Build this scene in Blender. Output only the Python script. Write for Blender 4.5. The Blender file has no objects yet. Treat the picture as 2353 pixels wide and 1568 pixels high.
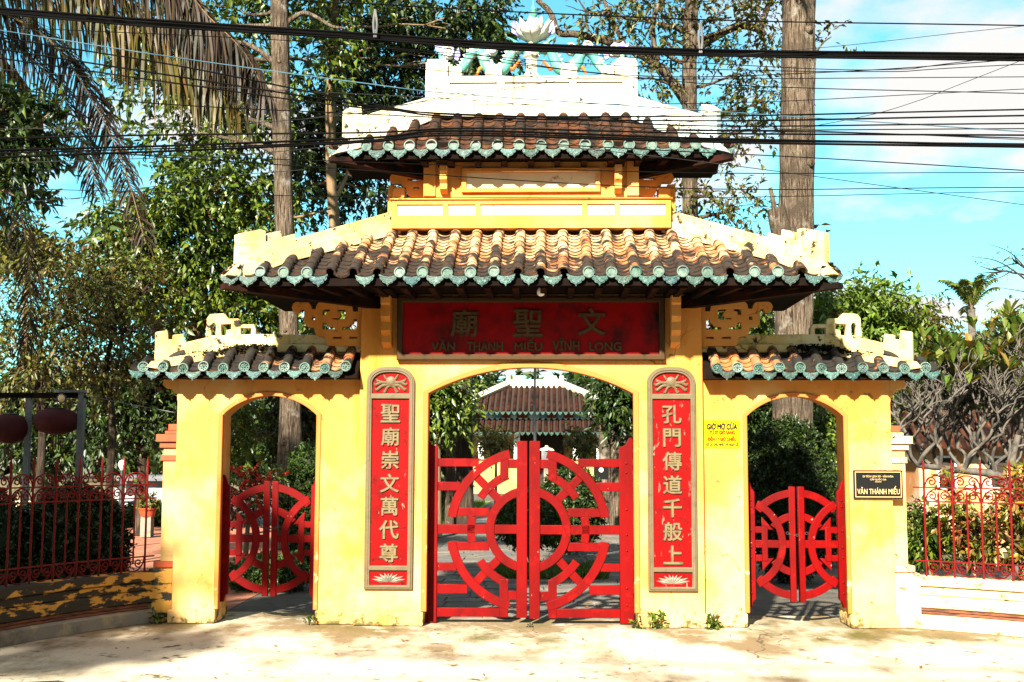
import bpy, math, random
import numpy as np
from mathutils import Vector, Matrix

random.seed(7)
rng = np.random.default_rng(11)
sc = bpy.context.scene
COL = sc.collection
R = math.radians
PI = math.pi

# ------------------------------------------------------------------ camera
CAM_H, CAM_D, CAM_X = 1.6, 11.2, 0.17
PITCH, YAW, ROLL = 5.52, 1.78, 0.18
FPX, IW, IH = 2700.0, 2353.0, 1568.0
cam_data = bpy.data.cameras.new('camera')
cam = bpy.data.objects.new('camera', cam_data)
COL.objects.link(cam)
cam_data.sensor_width = 36.0
cam_data.lens = 36.0 * FPX / IW
cam_data.clip_start, cam_data.clip_end = 0.1, 2000
CAM_M = (Matrix.Translation((CAM_X, -CAM_D, CAM_H)) @ Matrix.Rotation(R(YAW), 4, 'Z')
         @ Matrix.Rotation(R(90 + PITCH), 4, 'X') @ Matrix.Rotation(R(ROLL), 4, 'Z'))
cam.matrix_world = CAM_M
sc.camera = cam

# ------------------------------------------------------------------ light
SUN_EL, SUN_AZ = 31.5, 16.0            # azimuth: degrees to the left of straight behind the camera
world = bpy.data.worlds.new('World')
sc.world = world
world.use_nodes = True
nt = world.node_tree
nt.nodes.clear()
n_out = nt.nodes.new('ShaderNodeOutputWorld')
n_bg = nt.nodes.new('ShaderNodeBackground')
n_bg.inputs['Strength'].default_value = 0.05
n_sky = nt.nodes.new('ShaderNodeTexSky')
n_sky.sky_type = 'NISHITA'
n_sky.sun_disc = False
n_sky.sun_elevation = R(SUN_EL)
n_sky.sun_rotation = R(180 + SUN_AZ)
n_sky.air_density, n_sky.dust_density, n_sky.ozone_density = 1.0, 0.6, 1.0
n_tint = nt.nodes.new('ShaderNodeMix'); n_tint.data_type = 'RGBA'; n_tint.blend_type = 'MULTIPLY'
n_tint.inputs[0].default_value = 1.0
n_tint.inputs[7].default_value = (0.50, 1.12, 1.05, 1)
nt.links.new(n_sky.outputs[0], n_tint.inputs[6])
# clouds: a layer of cloud overhead, seen in perspective
n_tc = nt.nodes.new('ShaderNodeTexCoord')
n_sep = nt.nodes.new('ShaderNodeSeparateXYZ')
nt.links.new(n_tc.outputs['Generated'], n_sep.inputs[0])
n_add = nt.nodes.new('ShaderNodeMath'); n_add.operation = 'ADD'; n_add.inputs[1].default_value = 0.22
nt.links.new(n_sep.outputs['Z'], n_add.inputs[0])
n_mx = nt.nodes.new('ShaderNodeMath'); n_mx.operation = 'MAXIMUM'; n_mx.inputs[1].default_value = 0.05
nt.links.new(n_add.outputs[0], n_mx.inputs[0])
n_dx = nt.nodes.new('ShaderNodeMath'); n_dx.operation = 'DIVIDE'
n_dy = nt.nodes.new('ShaderNodeMath'); n_dy.operation = 'DIVIDE'
nt.links.new(n_sep.outputs['X'], n_dx.inputs[0]); nt.links.new(n_mx.outputs[0], n_dx.inputs[1])
nt.links.new(n_sep.outputs['Y'], n_dy.inputs[0]); nt.links.new(n_mx.outputs[0], n_dy.inputs[1])
n_cmb = nt.nodes.new('ShaderNodeCombineXYZ')
nt.links.new(n_dx.outputs[0], n_cmb.inputs[0]); nt.links.new(n_dy.outputs[0], n_cmb.inputs[1])
n_cmb.inputs[2].default_value = 2.3
n_noise = nt.nodes.new('ShaderNodeTexNoise')
n_noise.inputs['Scale'].default_value = 1.5
n_noise.inputs['Detail'].default_value = 9
n_noise.inputs['Roughness'].default_value = 0.56
nt.links.new(n_cmb.outputs[0], n_noise.inputs['Vector'])
n_ramp = nt.nodes.new('ShaderNodeValToRGB')
n_ramp.color_ramp.elements[0].position = 0.46
n_ramp.color_ramp.elements[1].position = 0.55
nt.links.new(n_noise.outputs[0], n_ramp.inputs[0])
n_cl = nt.nodes.new('ShaderNodeMix'); n_cl.data_type = 'RGBA'
nt.links.new(n_ramp.outputs[0], n_cl.inputs[0])
nt.links.new(n_tint.outputs[2], n_cl.inputs[6])
n_cl.inputs[7].default_value = (4.1, 4.0, 3.9, 1)
nt.links.new(n_cl.outputs[2], n_bg.inputs['Color'])
nt.links.new(n_bg.outputs[0], n_out.inputs[0])

sun_data = bpy.data.lights.new('sun', 'SUN')
sun_data.energy = 5.0
sun_data.angle = R(1.6)
sun_data.color = (1.0, 0.92, 0.77)
sun = bpy.data.objects.new('sun', sun_data)
COL.objects.link(sun)
sdir = Vector((-math.sin(R(SUN_AZ)) * math.cos(R(SUN_EL)), -math.cos(R(SUN_AZ)) * math.cos(R(SUN_EL)), math.sin(R(SUN_EL))))
sun.rotation_euler = sdir.to_track_quat('Z', 'Y').to_euler()
sun.location = (-6, -20, 20)

sc.view_settings.view_transform = 'Standard'
sc.view_settings.look = 'None'
sc.view_settings.exposure = 2.3
sc.view_settings.gamma = 1.0
sc.view_settings.use_curve_mapping = False
sc.render.engine = 'CYCLES'
sc.cycles.max_bounces = 5
sc.cycles.diffuse_bounces = 2
sc.cycles.glossy_bounces = 2
sc.cycles.transmission_bounces = 3
sc.cycles.transparent_max_bounces = 4
sc.cycles.use_denoising = True

# ------------------------------------------------------------------ survey helpers
CAM_R = CAM_M.to_3x3()
CAM_P = CAM_M.translation

def P(u, v, Y):
    """a point of the place that was surveyed from the photo at depth Y"""
    d = CAM_R @ Vector(((u - IW / 2) / FPX, -(v - IH / 2) / FPX, -1.0))
    t = (Y - CAM_P.y) / d.y
    return CAM_P + d * t

def PXM(Y):
    return (CAM_D + Y) / FPX

def Zv(v, Y=0.0):
    return P(1219, v, Y).z

# ------------------------------------------------------------------ mesh helpers
class MB:
    def __init__(self):
        self.v, self.f, self.soot, self.soot_faces = [], [], 0, []
    def add(self, vs, fs):
        b = len(self.v)
        self.v.extend([tuple(p) for p in vs])
        self.f.extend([tuple(i + b for i in q) for q in fs])
        return self
    def box(self, x0, x1, y0, y1, z0, z1):
        vs = [(x0, y0, z0), (x1, y0, z0), (x1, y1, z0), (x0, y1, z0), (x0, y0, z1), (x1, y0, z1), (x1, y1, z1), (x0, y1, z1)]
        return self.add(vs, [(0, 3, 2, 1), (4, 5, 6, 7), (0, 1, 5, 4), (1, 2, 6, 5), (2, 3, 7, 6), (3, 0, 4, 7)])
    def prism(self, poly, front, back):
        """poly: list of 2d; front/back: functions 2d -> 3d"""
        n = len(poly)
        vs = [front(*p) for p in poly] + [back(*p) for p in poly]
        fs = [tuple(range(n - 1, -1, -1)), tuple(range(n, 2 * n))]
        fs += [(i, (i + 1) % n, n + (i + 1) % n, n + i) for i in range(n)]
        return self.add(vs, fs)
    def tube(self, pts, radii, seg=8, cap=True):
        pts = [Vector(p) for p in pts]
        if not hasattr(radii, '__len__'):
            radii = [radii] * len(pts)
        n = len(pts)
        tan = [(pts[min(i + 1, n - 1)] - pts[max(i - 1, 0)]).normalized() for i in range(n)]
        a = Vector((0, 0, 1)) if abs(tan[0].z) < 0.9 else Vector((1, 0, 0))
        u = tan[0].cross(a).normalized()
        vs, fs = [], []
        for i in range(n):
            u = (u - tan[i] * u.dot(tan[i]))
            u = u.normalized() if u.length > 1e-6 else tan[i].orthogonal().normalized()
            w = tan[i].cross(u)
            for k in range(seg):
                t = 2 * PI * k / seg
                vs.append(pts[i] + (u * math.cos(t) + w * math.sin(t)) * radii[i])
        for i in range(n - 1):
            for k in range(seg):
                k2 = (k + 1) % seg
                fs.append((i * seg + k, i * seg + k2, (i + 1) * seg + k2, (i + 1) * seg + k))
        if cap:
            fs.append(tuple(range(seg - 1, -1, -1)))
            fs.append(tuple(range((n - 1) * seg, n * seg)))
        return self.add(vs, fs)
    def lathe(self, prof, o=(0, 0, 0), seg=24, axis='Z'):
        vs, fs = [], []
        for r, h in prof:
            for k in range(seg):
                t = 2 * PI * k / seg
                a, b = r * math.cos(t), r * math.sin(t)
                p = (a, b, h) if axis == 'Z' else (a, -h, b)
                vs.append((p[0] + o[0], p[1] + o[1], p[2] + o[2]))
        for i in range(len(prof) - 1):
            for k in range(seg):
                k2 = (k + 1) % seg
                fs.append((i * seg + k, i * seg + k2, (i + 1) * seg + k2, (i + 1) * seg + k))
        fs.append(tuple(range(seg - 1, -1, -1)))
        fs.append(tuple(range((len(prof) - 1) * seg, len(prof) * seg)))
        return self.add(vs, fs)
    def mesh(self, name, m, smooth=None):
        me = bpy.data.meshes.new(name)
        me.from_pydata(self.v, [], self.f)
        me.update()
        if smooth is not None:
            me.polygons.foreach_set('use_smooth', [True] * len(me.polygons))
            me.set_sharp_from_angle(angle=R(smooth))
        if m:
            me.materials.append(m)
        if self.soot:
            me.materials.append(m_soot); k = len(me.polygons)
            for i in (range(k - self.soot, k) if self.soot > 0 else self.soot_faces): me.polygons[i].material_index = 1
        return me
    def build(self, name, m, parent=None, smooth=None, bevel=0):
        return link(name, self.mesh(name, m, smooth), parent, bevel)

def link(name, me, parent=None, bevel=0):
    o = bpy.data.objects.new(name, me)
    COL.objects.link(o)
    if parent is not None:
        o.parent = parent
    if bevel:
        b = o.modifiers.new('bevel', 'BEVEL')
        b.width, b.segments, b.limit_method, b.angle_limit = bevel, 2, 'ANGLE', R(40)
    return o

def tag(o, label=None, cat=None, group=None, kind=None):
    if label: o['label'] = label
    if cat: o['category'] = cat
    if group: o['group'] = group
    if kind: o['kind'] = kind
    return o

def thing(name, label, cat, group=None, loc=(0, 0, 0)):
    o = bpy.data.objects.new(name, None)
    o.empty_display_size = 0.1
    COL.objects.link(o)
    o.location = loc
    return tag(o, label, cat, group)

def curve_mesh(cu, name):
    o = bpy.data.objects.new('tmp', cu)
    COL.objects.link(o)
    bpy.context.view_layer.update()
    me = bpy.data.meshes.new_from_object(o.evaluated_get(bpy.context.evaluated_depsgraph_get()))
    bpy.data.objects.remove(o)
    bpy.data.curves.remove(cu)
    me.name = name
    return me

def plate(polys, y0, y1, m, name, parent=None, bevel=0.004):
    """filled outline with holes in the x-z plane, front at y0, back at y1"""
    cu = bpy.data.curves.new('c', 'CURVE')
    cu.dimensions = '2D'
    cu.fill_mode = 'BOTH'
    bevel = min(bevel, abs(y1 - y0) * 0.3)
    cu.extrude = abs(y1 - y0) / 2 - bevel
    cu.bevel_depth = bevel
    cu.bevel_resolution = 1
    cu.offset = -bevel
    for p in polys:
        s = cu.splines.new('POLY')
        s.points.add(len(p) - 1)
        for i, (x, z) in enumerate(p):
            s.points[i].co = (x, z, 0, 1)
        s.use_cyclic_u = True
    me = curve_mesh(cu, name)
    me.transform(Matrix.Translation((0, (y0 + y1) / 2, 0)) @ Matrix.Rotation(R(90), 4, 'X'))
    me.materials.clear()
    me.materials.append(m)
    return link(name, me, parent)

_tc = {}
def text_mesh(s, size, depth, m, name, bold=0.0, squeeze=1.0):
    """letters standing in the x-z plane facing -y, centred on 0"""
    def raw(body):
        cu = bpy.data.curves.new('t', 'FONT')
        cu.body = body
        cu.size = 1.0
        cu.extrude = 0.01
        cu.resolution_u = 3
        me = curve_mesh(cu, name)
        n = len(me.vertices)
        co = np.empty(n * 3); me.vertices.foreach_get('co', co); co = co.reshape(-1, 3)
        pl_ = [tuple(p.vertices) for p in me.polygons]
        bpy.data.meshes.remove(me)
        return co, pl_
    body = s.translate(str.maketrans('ƠỜỞỚ', 'OÒỎÓ'))
    co, polys = raw(body)
    for i, c_ in enumerate(s):
        if c_ in 'ƠỜỞỚ':            # the horn is drawn as a stroke of its own
            xr = raw(body[:i] + 'O')[0][:, 0].max()
            horn = [(xr - .13, .60), (xr - .03, .64), (xr - .02, .72), (xr + .05, .74), (xr + .05, .64), (xr - .02, .57), (xr - .10, .54)]
            k = len(co); hn = len(horn)
            co = np.concatenate([co, np.array([(x, y, .01) for x, y in horn] + [(x, y, -.01) for x, y in horn])])
            polys += [tuple(k + j for j in range(hn)), tuple(k + hn + j for j in reversed(range(hn)))] + [(k + j, k + (j + 1) % hn, k + hn + (j + 1) % hn, k + hn + j) for j in range(hn)]
    c = (co.min(0) + co.max(0)) / 2
    co = co - np.array([c[0], c[1], 0])
    mb = MB()
    shifts = [(0, 0)] if bold == 0 else [(0, 0), (bold, 0), (-bold, 0), (0, bold), (0, -bold), (bold * .7, bold * .7), (-bold * .7, -bold * .7), (bold * .7, -bold * .7), (-bold * .7, bold * .7)]
    for i, (dx, dy) in enumerate(shifts):
        q = co + np.array([dx, dy, 0])
        dd = depth * (1 - 0.03 * i)
        vs = [(x * size * squeeze, -(dd if z > 0 else 0), y * size) for x, y, z in q]
        mb.add(vs, polys)
    return mb.mesh(name, m)

def put_text(s, x, y, z, height, depth, m, name, parent, bold=0.0, width=None, cjk=False):
    me = text_mesh(s, 1.0, depth, m, name, bold)
    co = np.empty(len(me.vertices) * 3); me.vertices.foreach_get('co', co); co = co.reshape(-1, 3)
    w, h = np.ptp(co[:, 0]), np.ptp(co[:, 2])
    kx = kz = height / h
    if width: kx = width / w
    co[:, 0] *= kx; co[:, 2] *= kz
    me.vertices.foreach_set('co', co.ravel()); me.update()
    o = link(name, me, parent)
    o.location = (x, y, z)
    return o

def smooth_path(pts, n):
    """Catmull-Rom through pts"""
    pts = [Vector(p) for p in pts]
    q = [pts[0] * 2 - pts[1]] + pts + [pts[-1] * 2 - pts[-2]]
    out = []
    for i in range(1, len(q) - 2):
        for k in range(n):
            t = k / n
            a, b, c, d = q[i - 1], q[i], q[i + 1], q[i + 2]
            out.append(0.5 * ((2 * b) + (c - a) * t + (2 * a - 5 * b + 4 * c - d) * t * t + (3 * b - a - 3 * c + d) * t ** 3))
    out.append(pts[-1])
    return out

# ------------------------------------------------------------------ materials
def mat(name, base, rough=0.7, layers=(), bump=None, spec=0.3, rand=0.0, hue=None, island=None, trans=0.0, metal=0.0, coords='world', coat=0.0, crack=None):
    """base colour, then layers [(colour, scale, lo, hi, detail, (sx,sy,sz))] laid over it by noise;
    a layer may carry a 7th item: (axis, a, b, amount) which adds a ramp along a world axis to its noise"""
    m = bpy.data.materials.new(name)
    m.use_nodes = True
    t = m.node_tree
    bs = t.nodes['Principled BSDF']
    bs.inputs['Roughness'].default_value = rough
    bs.inputs['Specular IOR Level'].default_value = spec
    bs.inputs['Metallic'].default_value = metal
    if coat:
        bs.inputs['Coat Weight'].default_value = coat
        bs.inputs['Coat Roughness'].default_value = 0.15
    if coords == 'world':
        pos = t.nodes.new('ShaderNodeNewGeometry').outputs['Position']
    else:
        pos = t.nodes.new('ShaderNodeTexCoord').outputs['Object']
    col = None
    def mixc(fac, a, b):
        mx = t.nodes.new('ShaderNodeMix'); mx.data_type = 'RGBA'
        if isinstance(fac, float): mx.inputs[0].default_value = fac
        else: t.links.new(fac, mx.inputs[0])
        for i, c in ((6, a), (7, b)):
            if isinstance(c, (tuple, list)): mx.inputs[i].default_value = (*c[:3], 1)
            else: t.links.new(c, mx.inputs[i])
        return mx.outputs[2]
    col = base
    if island:
        g = t.nodes.new('ShaderNodeNewGeometry')
        rp = t.nodes.new('ShaderNodeValToRGB')
        els = rp.color_ramp.elements
        while len(els) < len(island): els.new(0.5)
        for i, c in enumerate(island):
            els[i].position = i / max(1, len(island) - 1)
            els[i].color = (*c, 1)
        t.links.new(g.outputs['Random Per Island'], rp.inputs[0])
        col = rp.outputs[0]
    if hue:
        oi = t.nodes.new('ShaderNodeObjectInfo')
        rp = t.nodes.new('ShaderNodeValToRGB')
        els = rp.color_ramp.elements
        while len(els) < len(hue): els.new(0.5)
        for i, c in enumerate(hue):
            els[i].position = i / max(1, len(hue) - 1)
            els[i].color = (*c, 1)
        t.links.new(oi.outputs['Random'], rp.inputs[0])
        col = rp.outputs[0]
    for L in layers:
        c, scale, lo, hi = L[:4]
        detail = L[4] if len(L) > 4 else 6
        st = L[5] if len(L) > 5 and L[5] else (1, 1, 1)
        mp = t.nodes.new('ShaderNodeMapping')
        mp.inputs['Scale'].default_value = st
        mp.inputs['Location'].default_value = (random.uniform(-20, 20), random.uniform(-20, 20), random.uniform(-20, 20))
        t.links.new(pos, mp.inputs[0])
        nz = t.nodes.new('ShaderNodeTexNoise')
        nz.inputs['Scale'].default_value = scale
        nz.inputs['Detail'].default_value = detail
        nz.inputs['Roughness'].default_value = 0.62
        t.links.new(mp.outputs[0], nz.inputs['Vector'])
        f = nz.outputs[0]
        for ax, a, b, amt in L[6:]:
            sp = t.nodes.new('ShaderNodeSeparateXYZ')
            t.links.new(pos, sp.inputs[0])
            mr = t.nodes.new('ShaderNodeMapRange')
            mr.inputs['From Min'].default_value = a
            mr.inputs['From Max'].default_value = b
            mr.inputs['To Min'].default_value = 0.0
            mr.inputs['To Max'].default_value = amt
            t.links.new(sp.outputs['XYZ'.index(ax)], mr.inputs[0])
            ad = t.nodes.new('ShaderNodeMath'); ad.operation = 'ADD'
            t.links.new(f, ad.inputs[0]); t.links.new(mr.outputs[0], ad.inputs[1])
            f = ad.outputs[0]
        rp = t.nodes.new('ShaderNodeMapRange')
        rp.inputs['From Min'].default_value = lo
        rp.inputs['From Max'].default_value = hi
        t.links.new(f, rp.inputs[0])
        col = mixc(rp.outputs[0], col, c)
    if crack:
        cc, csc, cw = crack
        wn = t.nodes.new('ShaderNodeTexNoise'); wn.inputs['Scale'].default_value = csc * 3; wn.inputs['Detail'].default_value = 5
        t.links.new(pos, wn.inputs['Vector'])
        va = t.nodes.new('ShaderNodeVectorMath'); va.operation = 'MULTIPLY_ADD'
        t.links.new(wn.outputs['Color'], va.inputs[0]); va.inputs[1].default_value = (.35 / csc,) * 3; t.links.new(pos, va.inputs[2])
        vo = t.nodes.new('ShaderNodeTexVoronoi'); vo.feature = 'DISTANCE_TO_EDGE'; vo.inputs['Scale'].default_value = csc
        t.links.new(va.outputs[0], vo.inputs['Vector'])
        mk = t.nodes.new('ShaderNodeMapRange'); mk.inputs['From Min'].default_value = cw; mk.inputs['From Max'].default_value = 0
        t.links.new(vo.outputs[0], mk.inputs[0])
        w2 = t.nodes.new('ShaderNodeTexNoise'); w2.inputs['Scale'].default_value = csc * .9; t.links.new(pos, w2.inputs['Vector'])
        m2 = t.nodes.new('ShaderNodeMapRange'); m2.inputs['From Min'].default_value = .54; m2.inputs['From Max'].default_value = .62
        t.links.new(w2.outputs[0], m2.inputs[0])
        ml = t.nodes.new('ShaderNodeMath'); ml.operation = 'MULTIPLY'
        t.links.new(mk.outputs[0], ml.inputs[0]); t.links.new(m2.outputs[0], ml.inputs[1])
        col = mixc(ml.outputs[0], col, cc)
    if isinstance(col, (tuple, list)):
        bs.inputs['Base Color'].default_value = (*col[:3], 1)
    else:
        t.links.new(col, bs.inputs['Base Color'])
    if bump:
        bl = bump if isinstance(bump, list) else [bump]
        last = None
        for bsc, bst, *rest in bl:
            mp = t.nodes.new('ShaderNodeMapping')
            mp.inputs['Scale'].default_value = rest[0] if rest else (1, 1, 1)
            t.links.new(pos, mp.inputs[0])
            nz = t.nodes.new('ShaderNodeTexNoise')
            nz.inputs['Scale'].default_value = bsc
            nz.inputs['Detail'].default_value = 7
            nz.inputs['Roughness'].default_value = 0.65
            t.links.new(mp.outputs[0], nz.inputs['Vector'])
            bp = t.nodes.new('ShaderNodeBump')
            bp.inputs['Strength'].default_value = bst
            bp.inputs['Distance'].default_value = rest[1] if len(rest) > 1 else 0.01
            t.links.new(nz.outputs[0], bp.inputs['Height'])
            if last: t.links.new(last, bp.inputs['Normal'])
            last = bp.outputs[0]
        t.links.new(last, bs.inputs['Normal'])
    if trans:
        tr = t.nodes.new('ShaderNodeBsdfTranslucent')
        if isinstance(col, (tuple, list)): tr.inputs[0].default_value = (*col[:3], 1)
        else:
            mm = t.nodes.new('ShaderNodeMix'); mm.data_type = 'RGBA'; mm.blend_type = 'MULTIPLY'
            mm.inputs[0].default_value = 1.0
            t.links.new(col, mm.inputs[6]); mm.inputs[7].default_value = (1.3, 1.25, 0.5, 1)
            t.links.new(mm.outputs[2], tr.inputs[0])
        ms = t.nodes.new('ShaderNodeMixShader')
        ms.inputs[0].default_value = trans
        t.links.new(bs.outputs[0], ms.inputs[1]); t.links.new(tr.outputs[0], ms.inputs[2])
        t.links.new(ms.outputs[0], t.nodes['Material Output'].inputs[0])
    return m

YEL = (0.54, 0.19, 0.032)
m_plaster = mat('yellow_plaster', YEL, 0.88, [((0.53, 0.245, 0.062), 1.1, .42, .66, 8), ((0.40, 0.14, 0.016), 2.6, .54, .72, 8, (1, 1, .22)),
    ((0.54, 0.37, 0.15), 1.3, .54, .78, 9, None, ('Z', 1.9, 0.3, .17), ('X', 1.2, 3.4, .10)), ((0.30, 0.14, 0.035), 9, .64, .74, 9, (3, 3, .12), ('Z', 1.0, 0.0, .05)),  # paler layer low and to the right paints in strong sunlight on the wall
    ((0.30, 0.20, 0.09), 22, .66, .71, 9), ((0.09, 0.07, 0.025), 10, .62, .72, 10, None, ('Z', 0.20, 0.0, .17))],
    [(60, .3), (3.0, .3, (1, 1, 1), .02)], spec=.15, crack=((0.10, 0.05, 0.02), 1.1, .006))
m_plaster_hi = mat('pale_yellow_plaster', (0.50, 0.31, 0.10), 0.88, [((0.52, 0.42, 0.24), 1.6, .40, .64), ((0.26, 0.21, 0.06), 5, .54, .68, 8),
    ((0.02, 0.016, 0.010), 7, .59, .64, 10), ((0.10, 0.08, 0.04), 3, .60, .70, 9, (4, 4, .3))], [(50, .4), (4, .3, (1, 1, 1), .02)], spec=.15, crack=((0.03, 0.02, 0.01), 2.2, .012))
m_white_ridge = mat('whitewashed_plaster', (0.42, 0.38, 0.29), 0.88, [((0.50, 0.38, 0.18), 2.0, .50, .72), ((0.30, 0.44, 0.47), 1.2, .54, .70, 4, None, ('X', .3, 1.2, .12)),  # bluish layer growing to the right paints in overexposed bleed of the sky
    ((0.16, 0.13, 0.09), 4, .58, .68, 9, (3, 3, .3)), ((0.03, 0.025, 0.02), 8, .60, .66, 10)], [(50, .4), (4, .3, (1, 1, 1), .02)], spec=.15, crack=((0.04, 0.03, 0.02), 2.0, .012))
m_panel = mat('cream_panel', (0.62, 0.44, 0.25), 0.85, [((0.50, 0.36, 0.20), 3, .5, .7), ((0.2, .12, .06), 9, .62, .7)], (40, .2), spec=.15, crack=((0.12, 0.06, 0.03), 1.6, .008))
m_trim = mat('orange_trim_paint', (0.42, 0.11, 0.016), 0.7, [((0.50, 0.32, 0.14), 9, .64, .70, 8, None, ('Z', 1.2, .3, .06))], (40, .15))
m_redpaint = mat('brick_red_paint', (0.30, 0.045, 0.010), 0.7, [((0.18, 0.03, 0.01), 6, .5, .8)], (40, .15))
TERRA = [(0.22, 0.058, 0.014), (0.32, 0.10, 0.024), (0.38, 0.15, 0.045), (0.27, 0.078, 0.020), (0.24, 0.11, 0.05)]
TERRA_D = [(0.040, 0.013, 0.006), (0.065, 0.021, 0.008), (0.085, 0.032, 0.013), (0.026, 0.010, 0.005)]
m_soot = mat('sooty_tile_lip', (0.022, 0.013, 0.008), 0.9, [((0.12, 0.05, 0.02), 12, .5, .66)], (40, .5), spec=.1)
ZE = Zv(640, -0.9); ZT = Zv(522, 0.2)
m_tile = mat('weathered_clay_tile', TERRA[1], 0.8, [((0.46, 0.32, 0.17), 6, .46, .66, 8, None, ('Z', ZE + .15, ZT, .14)),
    ((0.016, 0.011, 0.008), 5.0, .52, .60, 10, None, ('Z', ZE + .38, ZE, .24), ('X', -1.3, -2.2, .2), ('X', 1.9, 2.6, .05))], [(45, .5), (12, .4, (1, 1, 1), .02)], hue=TERRA)
m_tile_hi = mat('dark_clay_tile', TERRA_D[0], 0.85, [((0.19, 0.085, 0.035), 9, .58, .72, 8), ((0.012, 0.008, 0.006), 5.5, .42, .58, 10)], [(45, .5), (12, .4, (1, 1, 1), .02)], hue=TERRA_D, spec=.15)
m_tile_wing = mat('mossy_clay_tile', TERRA[1], 0.8, [((0.26, 0.17, 0.10), 7, .5, .66, 8), ((0.010, 0.009, 0.007), 5.5, .50, .56, 10, None, ('X', -2.0, -2.6, .2), ('X', 2.2, 2.8, .2))],
    [(45, .5), (12, .4, (1, 1, 1), .02)], hue=TERRA)
m_teal = mat('teal_glaze', (0.06, 0.30, 0.27), 0.4, [((0.085, 0.15, 0.12), 26, .52, .70, 6), ((0.004, 0.015, 0.014), 40, .52, .64, 4), ((0.02, .018, .012), 9, .60, .68, 8)], [(55, .7)], spec=0.25,
             hue=[(0.007, 0.038, 0.034), (0.015, 0.060, 0.048), (0.009, 0.036, 0.024), (0.007, 0.044, 0.050), (0.030, 0.092, 0.076), (0.012, 0.026, 0.018)])
m_teal_rim = mat('worn_glaze_rim', (0.070, 0.11, 0.085), 0.5, [((0.012, 0.045, 0.037), 14, .46, .62), ((0.05, .05, .04), 30, .62, .75)], (55, .4))
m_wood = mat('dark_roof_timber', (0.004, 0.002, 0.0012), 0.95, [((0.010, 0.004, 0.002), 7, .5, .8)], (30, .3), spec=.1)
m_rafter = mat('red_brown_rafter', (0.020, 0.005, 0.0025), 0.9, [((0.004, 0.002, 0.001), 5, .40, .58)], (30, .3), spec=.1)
m_gate_red = mat('red_gate_paint', (0.125, 0.0004, 0.0004), 0.5, [((0.075, 0.0005, 0.0005), 3.5, .42, .62, 7, (1, 1, .35)), ((0.17, 0.002, 0.001), 7, .58, .7),
    ((0.06, 0.012, 0.006), 26, .655, .69, 9), ((0.40, 0.20, 0.17), 15, .69, .71, 10)], [(14, .15, (1, 1, .2)), (70, .1)], spec=0.08)
m_gate_dark = mat('black_iron', (0.02, 0.016, 0.014), 0.5, spec=0.5)
m_fence_red = mat('red_iron_paint', (0.10, 0.0006, 0.0006), 0.6, [((0.03, 0.004, 0.003), 20, .56, .68)], (60, .1), spec=0.15)
m_board_frame = mat('bronze_brown_frame', (0.045, 0.024, 0.009), 0.6, [((0.03, 0.018, 0.008), 9, .5, .8)], (40, .2), spec=.08)
m_board_red = mat('lacquer_red', (0.21, 0.0012, 0.0015), 0.55, [((0.10, 0.0015, 0.0015), 5, .45, .68), ((0.012, 0.004, 0.004), 2.6, .54, .70, 6, (1, 1, .6))], (60, .1), spec=.08)
m_cpl_red = mat('chipped_red_board', (0.16, 0.0007, 0.0007), 0.55, [((0.10, 0.0007, 0.0007), 5, .46, .7), ((0.04, 0.003, 0.002), 14, .60, .68, 8), ((0.26, 0.13, 0.09), 17, .65, .73, 11, (1, 1, .5), ('X', -1.5, 1.6, .045))], (60, .15), spec=.06)
m_gold = mat('aged_gold_paint', (0.115, 0.085, 0.038), 0.5, [((0.07, 0.045, 0.02), 14, .5, .7)], (60, .2), spec=0.2)
m_gold_frame = mat('olive_gold_frame', (0.085, 0.06, 0.027), 0.55, [((0.055, 0.036, 0.016), 10, .5, .75)], (60, .2))
m_bronze = mat('dull_bronze_letters', (0.075, 0.042, 0.016), 0.6, [((0.022, 0.012, 0.005), 14, .5, .75)], (60, .2), spec=.08)
m_outline = mat('dark_letter_edge', (0.03, 0.012, 0.008), 0.7)
m_silver = mat('silvered_lotus_paint', (0.15, 0.14, 0.105), 0.5, [((0.07, 0.06, 0.04), 12, .5, .7)], (60, .2))
m_sheet_yel = mat('yellow_sheet', (0.34, 0.27, 0.001), 0.6, spec=.05)
m_ink_blue = mat('navy_ink', (0.0005, 0.0005, 0.012), 0.6, spec=.05)
m_ink_red = mat('red_ink', (0.12, 0.001, 0.001), 0.6, spec=.05)
m_black_stone = mat('black_polished_stone', (0.006, 0.006, 0.006), 0.25, spec=0.3)
m_gilt = mat('gilt_lettering', (0.40, 0.27, 0.11), 0.5)
m_cable = mat('black_cable', (0.0015, 0.0015, 0.0015), 0.8, spec=0.05)
m_cable_grey = mat('grey_cable', (0.015, 0.014, 0.013), 0.8, spec=.1)
m_cable_blue = mat('pale_blue_wire', (0.035, 0.08, 0.11), 0.6, spec=.1)
m_grey_metal = mat('galvanised_steel', (0.075, 0.078, 0.082), 0.5, [((0.18, 0.17, 0.16), 6, .5, .8)], (30, .1))
m_white = mat('white_paint', (0.80, 0.80, 0.77), 0.6)
m_bulb = mat('frosted_bulb', (0.80, 0.74, 0.70), 0.3, spec=0.5)
m_lantern = mat('dusty_red_lantern', (0.040, 0.002, 0.002), 0.85, [((0.010, 0.001, 0.001), 5, .5, .8)], (30, .2))
m_mould_wall = mat('mouldy_yellow_wall', (0.46, 0.22, 0.035), 0.9, [((0.36, 0.15, 0.02), 4, .5, .75), ((0.025, 0.02, 0.012), 4.2, .50, .54, 11, (1, 1, 3.0), ('X', -3.55, -4.2, .07)),
    ((0.30, 0.10, 0.03), 3, .68, .74, 6, (2, 2, .3))], [(30, .4), (6, .4, (1, 1, 3), .02)])
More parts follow.
